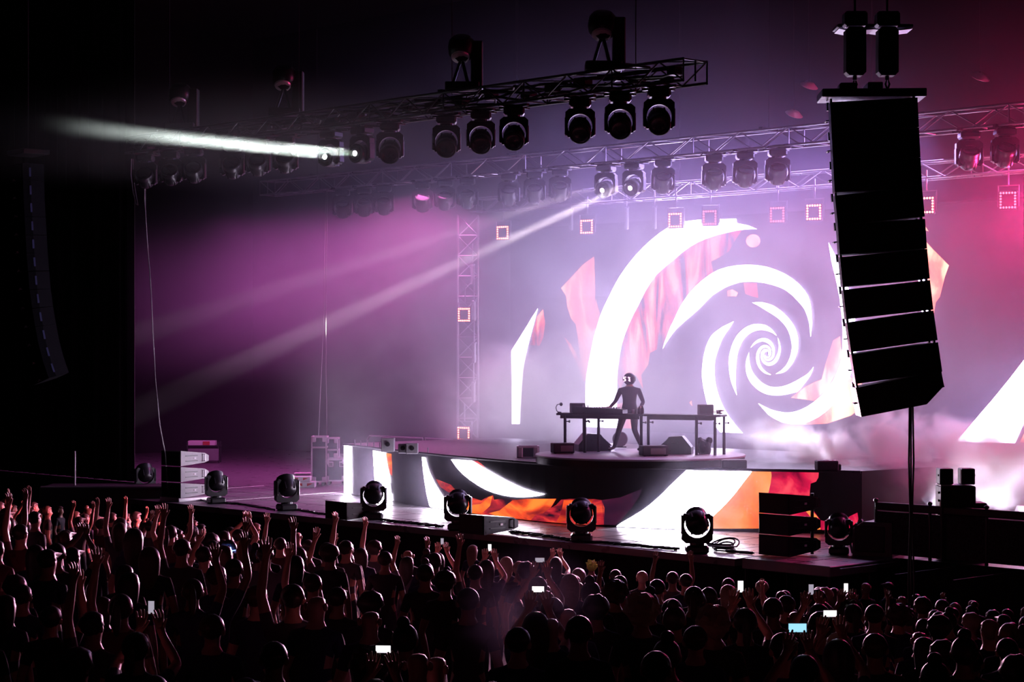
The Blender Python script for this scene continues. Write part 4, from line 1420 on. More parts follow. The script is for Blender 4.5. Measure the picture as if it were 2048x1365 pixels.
TBH = 0.90
pa, pb, pc = at_z(1112, 905, DTOP), at_z(1286, 908.5, DTOP), at_z(1440, 912, DTOP)
t1, rz1, L1 = table('left half of the long dark desk, carrying the mixer', pa, pb, 0.55, TBH, ((0.10, 0.06), (0.33, 0.06), (0.24, 0.94), (0.41, 0.94), (0.975, 0.06)))
t2, rz2, L2 = table('right half of the long dark desk, nearly empty', pb + (pc - pb) * 0.006, pc, 0.55, TBH, ((0.01, 0.5), (0.69, 0.06), (0.93, 0.06), (0.96, 0.94)))
TT = DTOP + TBH + 0.026


def on_desk(f, dy, second=False):
    p, q, rz = (pb, pc, rz2) if second else (pa, pb, rz1)
    d = q - p
    n_ = Vector((-d.y, d.x, 0)).normalized()
    r = p + d * f + n_ * dy
    return (r.x, r.y, TT), rz


loc, rz = on_desk(0.475, 0.22)
t = thing('mixer', 'long dark mixing console on the left half of the desk', 'mixer', loc, rz)
MB().prism([(-0.62, 0), (0.62, 0), (0.62, 0.09), (0.55, 0.11), (-0.58, 0.15), (-0.62, 0.13)], 0.36).build('body', BLACKM, t)
kn = MB().lathe([(0.016, 0), (0.014, 0.035), (0.004, 0.037)], 8).mesh('knob', WHITEP)
for i in range(9):
    for j in range(2):
        o = link('knob', kn, t)
        o.location = (-0.1 + i * 0.07, -0.1 + j * 0.12, 0.115)
for x in (-0.3, -0.42, 0.5):
    MB().box((x, 0, 0.16), (0.015, 0.02, 0.08)).build('fader', WHITEP, t)
for f, sec, lab in ((0.19, False, 'small grey monitor speaker on the left end of the desk'), (0.75, True, 'small grey monitor speaker on the right end of the desk')):
    loc, rz = on_desk(f, 0.36, sec)
    t = thing('monitor_speaker', lab, 'speaker', loc, rz + 0.5)
    MB().bevbox((0, 0, 0.115), (0.34, 0.26, 0.23), 0.012).build('cabinet', GREYP, t)
    MB().bevbox((0, -0.133, 0.115), (0.30, 0.012, 0.19), 0.004).build('grille', GRILLE, t)
    MB().lathe([(0.07, 0), (0.075, 0.012), (0.02, 0.016)], 14, Matrix.Translation((0.172, 0, 0.12)) @ Matrix.Rotation(PI / 2, 4, 'Y')).build('port', BLACKM, t)
loc, rz = on_desk(0.02, 0.12)
t = thing('gooseneck_lamp', 'small gooseneck lamp curling up at the left end of the desk', 'lamp', loc, rz)
MB().lathe([(0.05, 0), (0.05, 0.02), (0.02, 0.03)], 12).build('base', BLACKM, t)
MB().tube([(0, 0, 0), (-0.07, 0, 0.05), (-0.09, 0, 0.13), (-0.06, 0, 0.19), (0.02, 0, 0.215)], 0.011, 6).build('neck', BLACKM, t, True)
MB().lathe([(0.02, -0.04), (0.045, 0.0), (0.02, 0.04)], 10, Matrix.Translation((0.04, 0, 0.205))).build('lamp_shade', BLACKM, t)
for f, dy, r, h, m_, nm, lab in ((0.875, 0.10, 0.045, 0.10, WHITEP, 'cup', 'white paper cup on the desk before the performer'), (0.905, 0.14, 0.04, 0.12, GREYP, 'cup', 'grey cup right of the white cup on the desk'),
                                (0.945, 0.10, 0.038, 0.19, BLACKM, 'bottle', 'dark bottle on the desk by the performer\'s hand'), (0.972, 0.14, 0.038, 0.20, RUBBER, 'bottle', 'second dark bottle, right of the first on the desk')):
    loc, rz = on_desk(f, dy)
    t = thing(nm, lab, nm, loc, rz)
    if nm == 'cup':
        MB().lathe([(r * 0.8, 0), (r, h), (r * 0.9, h), (r * 0.72, 0.01)], 14).build('wall', m_, t, True)
        MB().lathe([(r * 1.04, h - 0.008), (r * 1.04, h + 0.004)], 14).build('rim', m_, t)
    else:
        MB().lathe([(r, 0), (r, h * 0.6), (r * 0.4, h * 0.8), (r * 0.4, h * 0.95)], 14).build('glass', m_, t, True)
        MB().lathe([(r * 0.45, h * 0.95), (r * 0.45, h)], 10).build('cap', WHITEP, t)
loc, rz = on_desk(0.95, 0.2, True)
b = MB()
for k in range(5):
    pts = [(loc[0] + random.uniform(-0.14, 0.14), loc[1] + random.uniform(-0.1, 0.1), TT + 0.015 + 0.02 * k + random.uniform(0, 0.02)) for i in range(7)]
    b.tube(pts, 0.012, 5)
tag(b.build('cable_tangle', mat('red cable', (0.35, 0.12, 0.14), 0.5, noise=0.1), smooth=True), 'tangle of reddish cable on the right end of the desk', 'cable')  # cable is reddish all over


def floor_wedge(label, px, py, w, rz, flip=1):
    q = at_z(px, py, DTOP)
    t = thing('floor_monitor', label, 'speaker', (q.x, q.y, DTOP), CAMROT + rz)
    pr = [(-w / 2, 0), (w / 2, 0), (w / 2, 0.09), (w * 0.18, 0.40), (-w * 0.22, 0.42), (-w / 2, 0.16)]
    if flip < 0:
        pr = [(-x, z) for x, z in reversed(pr)]
    MB().prism(pr, 0.48).build('cabinet', BLACKM, t)
    M4 = Matrix.Translation((flip * w * 0.36, 0, 0.27)) @ Matrix.Rotation(flip * 0.72, 4, 'Y')
    MB().bevbox((0, 0, 0), (0.40, 0.44, 0.02), 0.008, M4.to_3x3()).build('grille', GRILLE, t)
    KIDS[t.name][-1].location = (flip * w * 0.345, 0, 0.255)
    MB().tube([(-0.08, -0.245, 0.25), (-0.08, -0.265, 0.27), (0.06, -0.265, 0.27), (0.06, -0.245, 0.25)], 0.012, 6).build('handle', BLACK, t)
    return t


floor_wedge('dark floor monitor wedge under the left half of the desk', 1184, 902, 0.80, 0.25)
floor_wedge('dark floor monitor wedge under the right half of the desk', 1352, 908, 0.76, -0.2, -1)
for px, py, w, h, lab in ((1125, 907, 0.50, 0.23, 'grey amplifier box under the left end of the desk'), (1307, 912.5, 0.60, 0.23, 'grey amplifier box under the middle of the desk')):
    q = at_z(px, py, DTOP)
    t = thing('amplifier', lab, 'amplifier', (q.x, q.y, DTOP), CAMROT + 0.2)
    MB().bevbox((0, 0, h / 2 + 0.01), (w, 0.36, h), 0.015).build('housing', CASEM, t)
    MB().bevbox((0.06, -0.185, h / 2), (w * 0.6, 0.02, h * 0.6), 0.006).build('front_panel', GREYP, t)
    for sx in (-1, 1):
        MB().lathe([(0.025, 0), (0.025, 0.012)], 8, Matrix.Translation((sx * w * 0.4, -0.12, 0))).build('foot', RUBBER, t)
q = at_z(1409, 909, DTOP)
t = thing('bag', 'lumpy dark bag slumped under the right end of the desk', 'bag', (q.x, q.y, DTOP), CAMROT)
bm = bmesh.new()
bmesh.ops.create_icosphere(bm, subdivisions=3, radius=0.2)
for v in bm.verts:
    k = 1 + 0.18 * math.sin(v.co.x * 22 + 1) * math.cos(v.co.z * 19) + 0.12 * math.sin(v.co.y * 31)
    v.co = Vector((v.co.x * k * 0.8, v.co.y * k * 0.7, (v.co.z * k + 0.17) * 0.95))
    if v.co.z < 0:
        v.co.z = 0
me = bpy.data.meshes.new('body')
bm.to_mesh(me)
bm.free()
me.materials.append(BLACK)
link('body', me, t)
for sx in (-1, 1):
    MB().lathe([(0.03, 0), (0.075, 0.03), (0.08, 0.09), (0.05, 0.14), (0.01, 0.15)], 12, Matrix.Translation((sx * 0.085, 0, 0.25)) @ Matrix.Rotation(sx * 0.35, 4, 'Y')).build('flap', BLACK, t, True)
q = at_z(1229, 896, DTOP)
t = thing('floor_fan', 'hazy drum-shaped floor fan behind the performer\'s legs', 'fan', (q.x, q.y + 0.2, DTOP), CAMROT)
MB().lathe([(0.17, -0.08), (0.19, -0.06), (0.19, 0.06), (0.17, 0.08)], 20, Matrix.Translation((0, 0, 0.21)) @ Matrix.Rotation(PI / 2, 4, 'X')).build('drum', GREYP, t, True)
MB().box((0, 0, 0.015), (0.3, 0.2, 0.03)).build('stand', BLACKM, t)

# ---- guard fence and gear at the right
f0 = at_z(1752, 1112, DECK)
f1 = at_d(2075, 700, 35.6)
FYY = f0.y
t = thing('guard_fence', 'black fenced barrier with mesh panels at the right of the stage', 'fence', (f0.x, FYY, DECK))
pitch_ = 1.25
pm = MB().tube([(0, 0, 0), (0, 0, 1.06)], 0.035, 10).lathe([(0.05, 1.06), (0.05, 1.10), (0.02, 1.12)], 10).mesh('post', BLACKM)
meshm = bpy.data.materials.new('fence mesh cloth')
meshm.use_nodes = True
nt = meshm.node_tree
bs = nt.nodes['Principled BSDF']
bs.inputs['Roughness'].default_value = 0.8
tc = nt.nodes.new('ShaderNodeTexCoord')
vo = nt.nodes.new('ShaderNodeTexVoronoi')
vo.inputs['Scale'].default_value = 26
rp = nt.nodes.new('ShaderNodeValToRGB')
rp.color_ramp.elements[0].color = (0.07, 0.055, 0.08, 1)
rp.color_ramp.elements[1].color = (0.016, 0.012, 0.018, 1)
rp.color_ramp.elements[1].position = 0.6
nt.links.new(tc.outputs['Object'], vo.inputs['Vector'])
nt.links.new(vo.outputs['Distance'], rp.inputs[0])
nt.links.new(rp.outputs[0], bs.inputs['Base Color'])
for k in range(5):
    o = link('post', pm, t)
    o.location = (k * pitch_, 0, 0)
    if k < 4:
        MB().box((k * pitch_ + pitch_ / 2, 0, 0.46), (pitch_ - 0.08, 0.012, 0.82)).build('mesh_panel', meshm, t)
MB().bevbox((pitch_ * 2, 0, 0.97), (pitch_ * 4, 0.10, 0.15), 0.02).build('top_rail', BLACK, t)
b = MB().box((pitch_ * 2.2, -0.07, -0.95), (pitch_ * 5.4, 0.03, 1.9))
tag(b.build('fence_drape', DRAPE), 'black drape hanging below the guard fence at the right', 'drape')
bpy.data.objects['fence_drape'].location = (f0.x, FYY, DECK)

q = at_y(1911, 1015, 32.1)
t = thing('equipment_cart', 'black equipment cart with stepped block on its right, behind the guard fence', 'cart', (q.x, 32.1, DECK), CAMROT)
MB().bevbox((0, 0, 0.72), (0.66, 0.5, 1.42), 0.02).build('body', BLACK, t)
MB().bevbox((0.43, 0, 0.56), (0.24, 0.45, 1.1), 0.02).build('side_block', BLACK, t)
for z in (0.5, 0.9, 1.15, 1.3):
    MB().box((-0.345, -0.1, z), (0.04, 0.1, 0.04)).build('latch', BLACKM, t)
MB().box((-0.08, 0, 1.44), (0.5, 0.46, 0.015)).build('top_plate', STEEL, t)
for sx, lab in ((-1, 'left upright black box on top of the equipment cart'), (1, 'right upright black box on top of the equipment cart')):
    o = thing('upright_box', lab, 'box', (q.x + RGT.x * sx * 0.205, q.y + RGT.y * sx * 0.205, DECK + 1.455), CAMROT)
    MB().bevbox((0, 0, 0.15), (0.255, 0.35, 0.30), 0.015).build('housing', BLACK, o)
    MB().box((sx * 0.135, -0.05, 0.17), (0.03, 0.08, 0.03)).build('knob', BLACKM, o)
q = at_y(2030, 990, 38.0)
o = thing('low_platform', 'long low dark platform at the right of the deck in the smoke', 'platform', (q.x + 0.6, 38.6, DECK))
MB().bevbox((0, 0, 0.22), (5.0, 1.6, 0.44), 0.02).build('block', BLACK, o)
q = at_y(2022, 982, 37.6)
t = thing('lit_case', 'small case with bright lit top on the low dark platform at the right', 'case', (q.x, 38.2, DECK + 0.44), CAMROT)
MB().box((0, 0, 0.07), (0.42, 0.4, 0.14), None, 0, 0.8).build('body', STEEL, t)
MB().bevbox((0, 0, 0.145), (0.3, 0.26, 0.012), 0.004).build('lid', WHITEP, t)
q = at_z(2015, 1027, DECK)
t = thing('cable_tray', 'flat open tray with pale rim lying on the deck behind the fence', 'tray', (q.x, q.y + 0.3, DECK), 0.1)
b = MB()
for sx, sy, w, d in ((0, -0.3, 1.4, 0.03), (0, 0.3, 1.4, 0.03), (-0.7, 0, 0.03, 0.6), (0.7, 0, 0.03, 0.6)):
    b.box((sx, sy, 0.03), (w, d, 0.06))
b.build('rim', ALU, t)
MB().box((0, 0, 0.006), (1.36, 0.58, 0.012)).build('floor_plate', BLACK, t)

# pale lamps under the hall roof
for px, py, lab in ((1960, 155, 'pale glinting hall lamp high at the right'), (1618, 172, 'faint pale hall lamp left of the big hanging speaker'), (1588, 229, 'lower faint hall lamp left of the big hanging speaker')):
    q = at_y(px, py, 40.5)
    t = thing('hall_lamp', lab, 'lamp', q, CAMROT)
    M4 = Matrix.Rotation(0.5, 4, 'X') @ Matrix.Rotation(0.25, 4, 'Y')
    MB().lathe([(0.05, 0.10), (0.12, 0.09), (0.24, 0.0), (0.22, -0.01), (0.05, 0.06)], 16, M4).build('shade', STEEL, t, True)
    MB().tube([(0, 0, 0.08), (0, 0, 18.4 - q.z)], 0.012, 6).build('rod', BLACKM, t)

# ================================================================ people
SKIN = mat('skin', (0.60, 0.30, 0.24), 0.42, noise=0.12, scale=14)
SKIND = mat('darker skin', (0.30, 0.14, 0.10), 0.42, noise=0.12, scale=14)
SHIRTS = [mat('black shirt', (0.02, 0.018, 0.022), 0.8, noise=0.3, scale=12), mat('maroon shirt', (0.14, 0.03, 0.04), 0.8, noise=0.3, scale=12),
          mat('grey shirt', (0.10, 0.09, 0.11), 0.8, noise=0.3, scale=12), mat('navy shirt', (0.03, 0.03, 0.09), 0.8, noise=0.3, scale=12)]
JEANS = mat('dark trousers', (0.03, 0.03, 0.045), 0.8, noise=0.3, scale=12)
SHOE = mat('dark shoes', (0.02, 0.018, 0.02), 0.5, noise=0.2, scale=20)
SUIT = mat('dark violet suit', (0.035, 0.03, 0.045), 0.7, noise=0.2, scale=12)
HAIRS = {'black': mat('black hair', (0.045, 0.03, 0.03), 0.42, noise=0.4, scale=40), 'brown': mat('brown hair', (0.08, 0.04, 0.03), 0.38, noise=0.4, scale=40),
         'fair': mat('fair hair', (0.40, 0.28, 0.21), 0.40, noise=0.35, scale=40), 'blond': mat('bleached blond hair', (0.95, 0.72, 0.30), 0.5, noise=0.25, scale=40)}


def body_mesh(name, arms, feet, mats_, sleeves='short', hands=True):
    """one continuous figure grown from a skeleton with the Skin modifier; faces -y.
    arms: {side: (elbow, wrist, finger direction)}; feet: {side: (hip, knee, ankle, toe)}"""
    J, E, R, S = [], [], [], []     # joints, edges, radii, segment kind per edge

    def j(p, r):
        J.append(Vector(p))
        R.append(r)
        return len(J) - 1

    def e(a, c, k):
        E.append((a, c))
        S.append(k)
        return c
    pel = j((0, 0, 0.97), 0.145)
    wai = e(pel, j((0, 0, 1.11), 0.132), 'top')
    che = e(wai, j((0, 0, 1.27), 0.152), 'top')
    upc = e(che, j((0, 0, 1.41), 0.125), 'top')
    nek = e(upc, j((0, 0.0, 1.50), 0.056), 'top')
    jaw = e(nek, j((0, -0.012, 1.575), 0.066), 'skin')
    mid = e(jaw, j((0, -0.010, 1.655), 0.088), 'skin')
    e(mid, j((0, 0.0, 1.725), 0.074), 'skin')
    for s in (-1, 1):
        hip, kne, ank, toe = feet[s]
        h = e(pel, j(hip, 0.093), 'leg')
        h = e(h, j((Vector(hip) * 0.45 + Vector(kne) * 0.55), 0.078), 'leg')
        k = e(h, j(kne, 0.060), 'leg')
        k = e(k, j((Vector(kne) * 0.65 + Vector(ank) * 0.35), 0.058), 'leg')
        a = e(k, j(ank, 0.042), 'leg')
        e(a, j(toe, 0.036), 'shoe')
        elb, wri, fd = [Vector(x) for x in arms[s]]
        sh = e(upc, j((s * 0.175, 0, 1.415), 0.066), 'top')
        mu = (J[sh] + elb) / 2
        m1 = e(sh, j(mu, 0.050), 'sleeve')
        el = e(m1, j(elb, 0.041), 'fore' if sleeves == 'short' else 'sleeve')
        fm = e(el, j(elb.lerp(wri, 0.4), 0.040), 'fore')
        wr = e(fm, j(wri, 0.027), 'fore')
        fd = fd.normalized()
        side = fd.cross(Vector((0, -1, 0.2))).normalized()
        if side.length < 0.1:
            side = Vector((1, 0, 0))
        pal = e(wr, j(wri + fd * 0.065, 0.034), 'hand')
        nrm = fd.cross(side).normalized()
        if hands:
            for i, (of, ln) in enumerate(((-0.030, 0.066), (-0.010, 0.078), (0.011, 0.074), (0.031, 0.056))):
                b0 = e(pal, j(wri + fd * 0.085 + side * of, 0.0115), 'hand')
                b1 = e(b0, j(wri + fd * (0.085 + ln * 0.55) + side * of * 1.25 + nrm * 0.006, 0.0095), 'hand')
                e(b1, j(wri + fd * (0.08 + ln) + side * of * 1.3 + nrm * 0.028, 0.0075), 'hand')
            t0 = e(wr, j(wri + fd * 0.04 - side * 0.036, 0.0125), 'hand')
            e(t0, j(wri + fd * 0.085 - side * 0.062 + nrm * 0.012, 0.009), 'hand')
    me = bpy.data.meshes.new('skeleton')
    me.from_pydata(J, E, [])
    o = bpy.data.objects.new('skeleton', me)
    COL.objects.link(o)
    o.modifiers.new('skin', 'SKIN')
    sv = me.skin_vertices[0].data
    for i in range(len(J)):
        sv[i].radius = (R[i], R[i])
        sv[i].use_root = (i == 0)
    sb = o.modifiers.new('sub', 'SUBSURF')
    sb.levels = 1
    dg = bpy.context.evaluated_depsgraph_get()
    out = bpy.data.meshes.new_from_object(o.evaluated_get(dg))
    bpy.data.objects.remove(o)
    out.name = name
    # flatten the trunk, shape the face
    for v in out.vertices:
        c = v.co
        if 0.86 < c.z < 1.47 and abs(c.x) < 0.21:
            c.y *= 0.74
        if c.z > 1.54 and abs(c.x) < 0.13 and abs(c.y) < 0.14:
            c.x *= 0.90
            c.y *= 1.12
            if c.y < -0.06 and abs(c.x) < 0.035:
                if 1.60 < c.z < 1.65:
                    c.y -= 0.020
                elif 1.655 < c.z < 1.685:
                    c.y += 0.008
    out.materials.clear()
    for m_ in mats_:
        out.materials.append(m_)
    kind = {'top': 1, 'sleeve': 1, 'skin': 0, 'hand': 0, 'fore': 0 if sleeves == 'short' else 1, 'leg': 2, 'shoe': 3}
    segs = [(J[a], J[c], kind[k]) for (a, c), k in zip(E, S)]
    mis = []
    for p in out.polygons:
        c = p.center
        best, bk = 9, 0
        for a, d, k in segs:
            ab = d - a
            t = max(0, min(1, (c - a).dot(ab) / ab.length_squared))
            q = (c - (a + ab * t)).length
            if q < best:
                best, bk = q, k
        mis.append(bk)
    out.polygons.foreach_set('material_index', mis)
    out.polygons.foreach_set('use_smooth', [True] * len(mis))
    out.update()
    return out


def ear_mesh(m_):
    return MB().lathe([(0.004, -0.03), (0.016, -0.02), (0.020, 0.005), (0.014, 0.025), (0.004, 0.032)], 8).mesh('ear', m_, True)


def hair_mesh(style, m_):
    bm = bmesh.new()
    rnd = random.Random(hash(style) % 1000 if False else len(style) * 7)
    sub = 3
    bmesh.ops.create_icosphere(bm, subdivisions=sub, radius=1.0)
    for v in bm.verts:
        d = v.co.normalized()
        face = d.y < -0.35 and d.z < 0.45        # leave the face free
        low = d.z < -0.25
        rx, ry, rz = 0.094, 0.112, 0.104
        k = 1.0
        if style == 'curly':
            rx, ry, rz = 0.135, 0.15, 0.135
            k = 1 + rnd.uniform(-0.10, 0.14)
            if low:
                k *= 0.85
        elif style == 'afro':
            rx, ry, rz = 0.118, 0.132, 0.126
            k = 1 + rnd.uniform(-0.06, 0.08)
            if low:
                k *= 0.85
        elif style == 'spiky':
            k = 1 + (rnd.choice([0.0, 0.05, 0.42]) if d.z > 0.0 else 0.0)
        elif style == 'long':
            rx, ry = 0.100, 0.118
        elif style == 'short':
            k = 1 + rnd.uniform(-0.015, 0.03)
            if low:
                k *= 0.86
        elif style == 'cap':
            if low:
                k *= 0.84
        p = Vector((d.x * rx * k, d.y * ry * k + 0.008, d.z * rz * k + 1.672))
        if face:
            p = Vector((p.x * 0.78, p.y * 0.60 + 0.01, p.z))
        if style == 'long' and d.z < 0.05 and d.y > -0.15:
            p.z = 1.672 - (0.05 - d.z) * 0.36
            p.x *= 1.12
            p.y = p.y * 0.85 + 0.022
        if style == 'cap' and d.y < -0.55 and 0.1 < d.z < 0.55:
            p.y -= 0.075
        v.co = p
    if style == 'bun':
        q = bmesh.ops.create_icosphere(bm, subdivisions=2, radius=0.05)
        for v in q['verts']:
            v.co += Vector((0, 0.06, 1.79))
    if style == 'tail':
        q = bmesh.ops.create_icosphere(bm, subdivisions=2, radius=0.045)
        for v in q['verts']:
            v.co = Vector((v.co.x * 0.8, v.co.y * 0.8 + 0.14, v.co.z * 3.2 + 1.60))
    me = bpy.data.meshes.new('hair')
    bm.to_mesh(me)
    bm.free()
    me.materials.append(m_)
    me.polygons.foreach_set('use_smooth', [style not in ('curly', 'spiky')] * len(me.polygons))
    return me


STAND_FEET = {s: ((s * 0.09, 0, 0.90), (s * 0.105, -0.02, 0.50), (s * 0.11, 0.02, 0.085), (s * 0.13, -0.16, 0.04)) for s in (-1, 1)}
DN = {s: ((s * 0.26, 0.03, 1.14), (s * 0.24, -0.06, 0.90), (0, -0.2, -1)) for s in (-1, 1)}
POSES = {
    'down': DN,
    'right': {1: ((0.30, -0.04, 1.66), (0.27, -0.08, 1.92), (-0.05, -0.1, 1)), -1: DN[-1]},
    'left': {-1: ((-0.27, -0.10, 1.67), (-0.20, -0.16, 1.92), (0.1, -0.15, 1)), 1: DN[1]},
    'both': {1: ((0.31, -0.06, 1.65), (0.26, -0.10, 1.91), (-0.1, -0.1, 1)), -1: ((-0.30, -0.03, 1.66), (-0.28, -0.10, 1.92), (0.1, -0.1, 1))},
    'phone': {1: ((0.22, -0.24, 1.52), (0.075, -0.30, 1.74), (-0.15, -0.05, 1)), -1: ((-0.22, -0.24, 1.52), (-0.075, -0.30, 1.74), (0.15, -0.05, 1))},
    'fist': {1: ((0.27, -0.20, 1.53), (0.22, -0.34, 1.78), (-0.1, -0.3, 0.8)), -1: DN[-1]},
    'clap': {1: ((0.28, -0.10, 1.67), (0.05, -0.16, 1.88), (-0.1, -0.1, 1)), -1: ((-0.28, -0.10, 1.67), (-0.05, -0.16, 1.88), (0.1, -0.1, 1))},
    'tall': {1: ((0.24, -0.02, 1.70), (0.20, -0.04, 1.98), (0.0, -0.05, 1)), -1: DN[-1]},
}
for hn, tr in (('fair', 0.16), ('blond', 0.4), ('brown', 0.08)):
    nt = HAIRS[hn].node_tree
    bs = nt.nodes['Principled BSDF']
    tl = nt.nodes.new('ShaderNodeBsdfTranslucent')
    col = bs.inputs['Base Color'].default_value
    tl.inputs[0].default_value = (min(1, col[0] * 1.5), min(1, col[1] * 1.4), min(1, col[2] * 1.4), 1)
    mxs = nt.nodes.new('ShaderNodeMixShader')
    mxs.inputs[0].default_value = tr
    nt.links.new(bs.outputs[0], mxs.inputs[1])
    nt.links.new(tl.outputs[0], mxs.inputs[2])
    nt.links.new(mxs.outputs[0], nt.nodes['Material Output'].inputs['Surface'])
BODY = {}
bi = 0
for pn, ar in POSES.items():
    for v in range(2):
        sk = SKIN if (v + bi) % 3 else SKIND
        BODY[(pn, v)] = body_mesh('person', ar, STAND_FEET, [sk, SHIRTS[(bi + 2 * v) % 4], JEANS, SHOE])
        bi += 1
EARS = [ear_mesh(m_) for m_ in (SKIN, SKIND)]
HAIR = {}
for st in ('short', 'long', 'curly', 'afro', 'cap', 'bun', 'tail', 'spiky'):
    for cn in (('black', 'brown', 'fair') if st not in ('spiky', 'cap') else (('blond',) if st == 'spiky' else ('black',))):
        HAIR[(st, cn)] = hair_mesh(st, HAIRS[cn])

FOCUS = Vector((-33.0, 34.0, 0))
PEOPLE = []


def person(px, py, pose, style, hair, label, group=None, anchor=1.655, s=None, xo=0.0, turn=None, first=None):
    """stand a concertgoer so that the point anchor metres up the figure appears near (px, py)"""
    s = s or random.uniform(0.95, 1.05)
    lo, hi = 7.0, 52.0
    d = ray(px, py)

    def gap(z):
        y = d.y * z
        return (CAMZ + d.z * z) - (floor_z(y) + anchor * s)
    best = None
    # nearest crossing of the line of sight with head height above the raked floor
    zz = lo
    while zz < hi:
        if gap(zz) >= 0 and gap(zz + 0.25) < 0:
            best = zz + 0.25 * gap(zz) / (gap(zz) - gap(zz + 0.25))
            break
        zz += 0.25
    if best is None:
        best = min((abs(gap(lo + i * 0.25)), lo + i * 0.25) for i in range(150))[1]
    p = Vector((d.x * best, d.y * best, 0))
    f = (FOCUS - p)
    a = math.atan2(f.y, f.x) + PI / 2 + (turn if turn is not None else random.uniform(-0.35, 0.35))
    return stand(Vector((p.x, p.y, floor_z(p.y))), a, s, pose, style, hair, label, group)


def stand(loc, a, s, pose, style, hair, label, group=None):
    v = random.randint(0, 1)
    o = link('person', BODY[(pose, v)])
    o.location = loc
    o.rotation_euler = (0, 0, a)
    o.scale = (s, s, s)
    tag(o, label, 'person', group)
    sk = o.data.materials[0]
    for s_ in (-1, 1):
        link('ear', EARS[0 if sk == SKIN else 1], o).location = (s_ * 0.082, 0.008, 1.645)
    if style != 'bald':
        link('hair', HAIR[(style, hair)], o)
    PEOPLE.append((loc.x, loc.y))
    return o


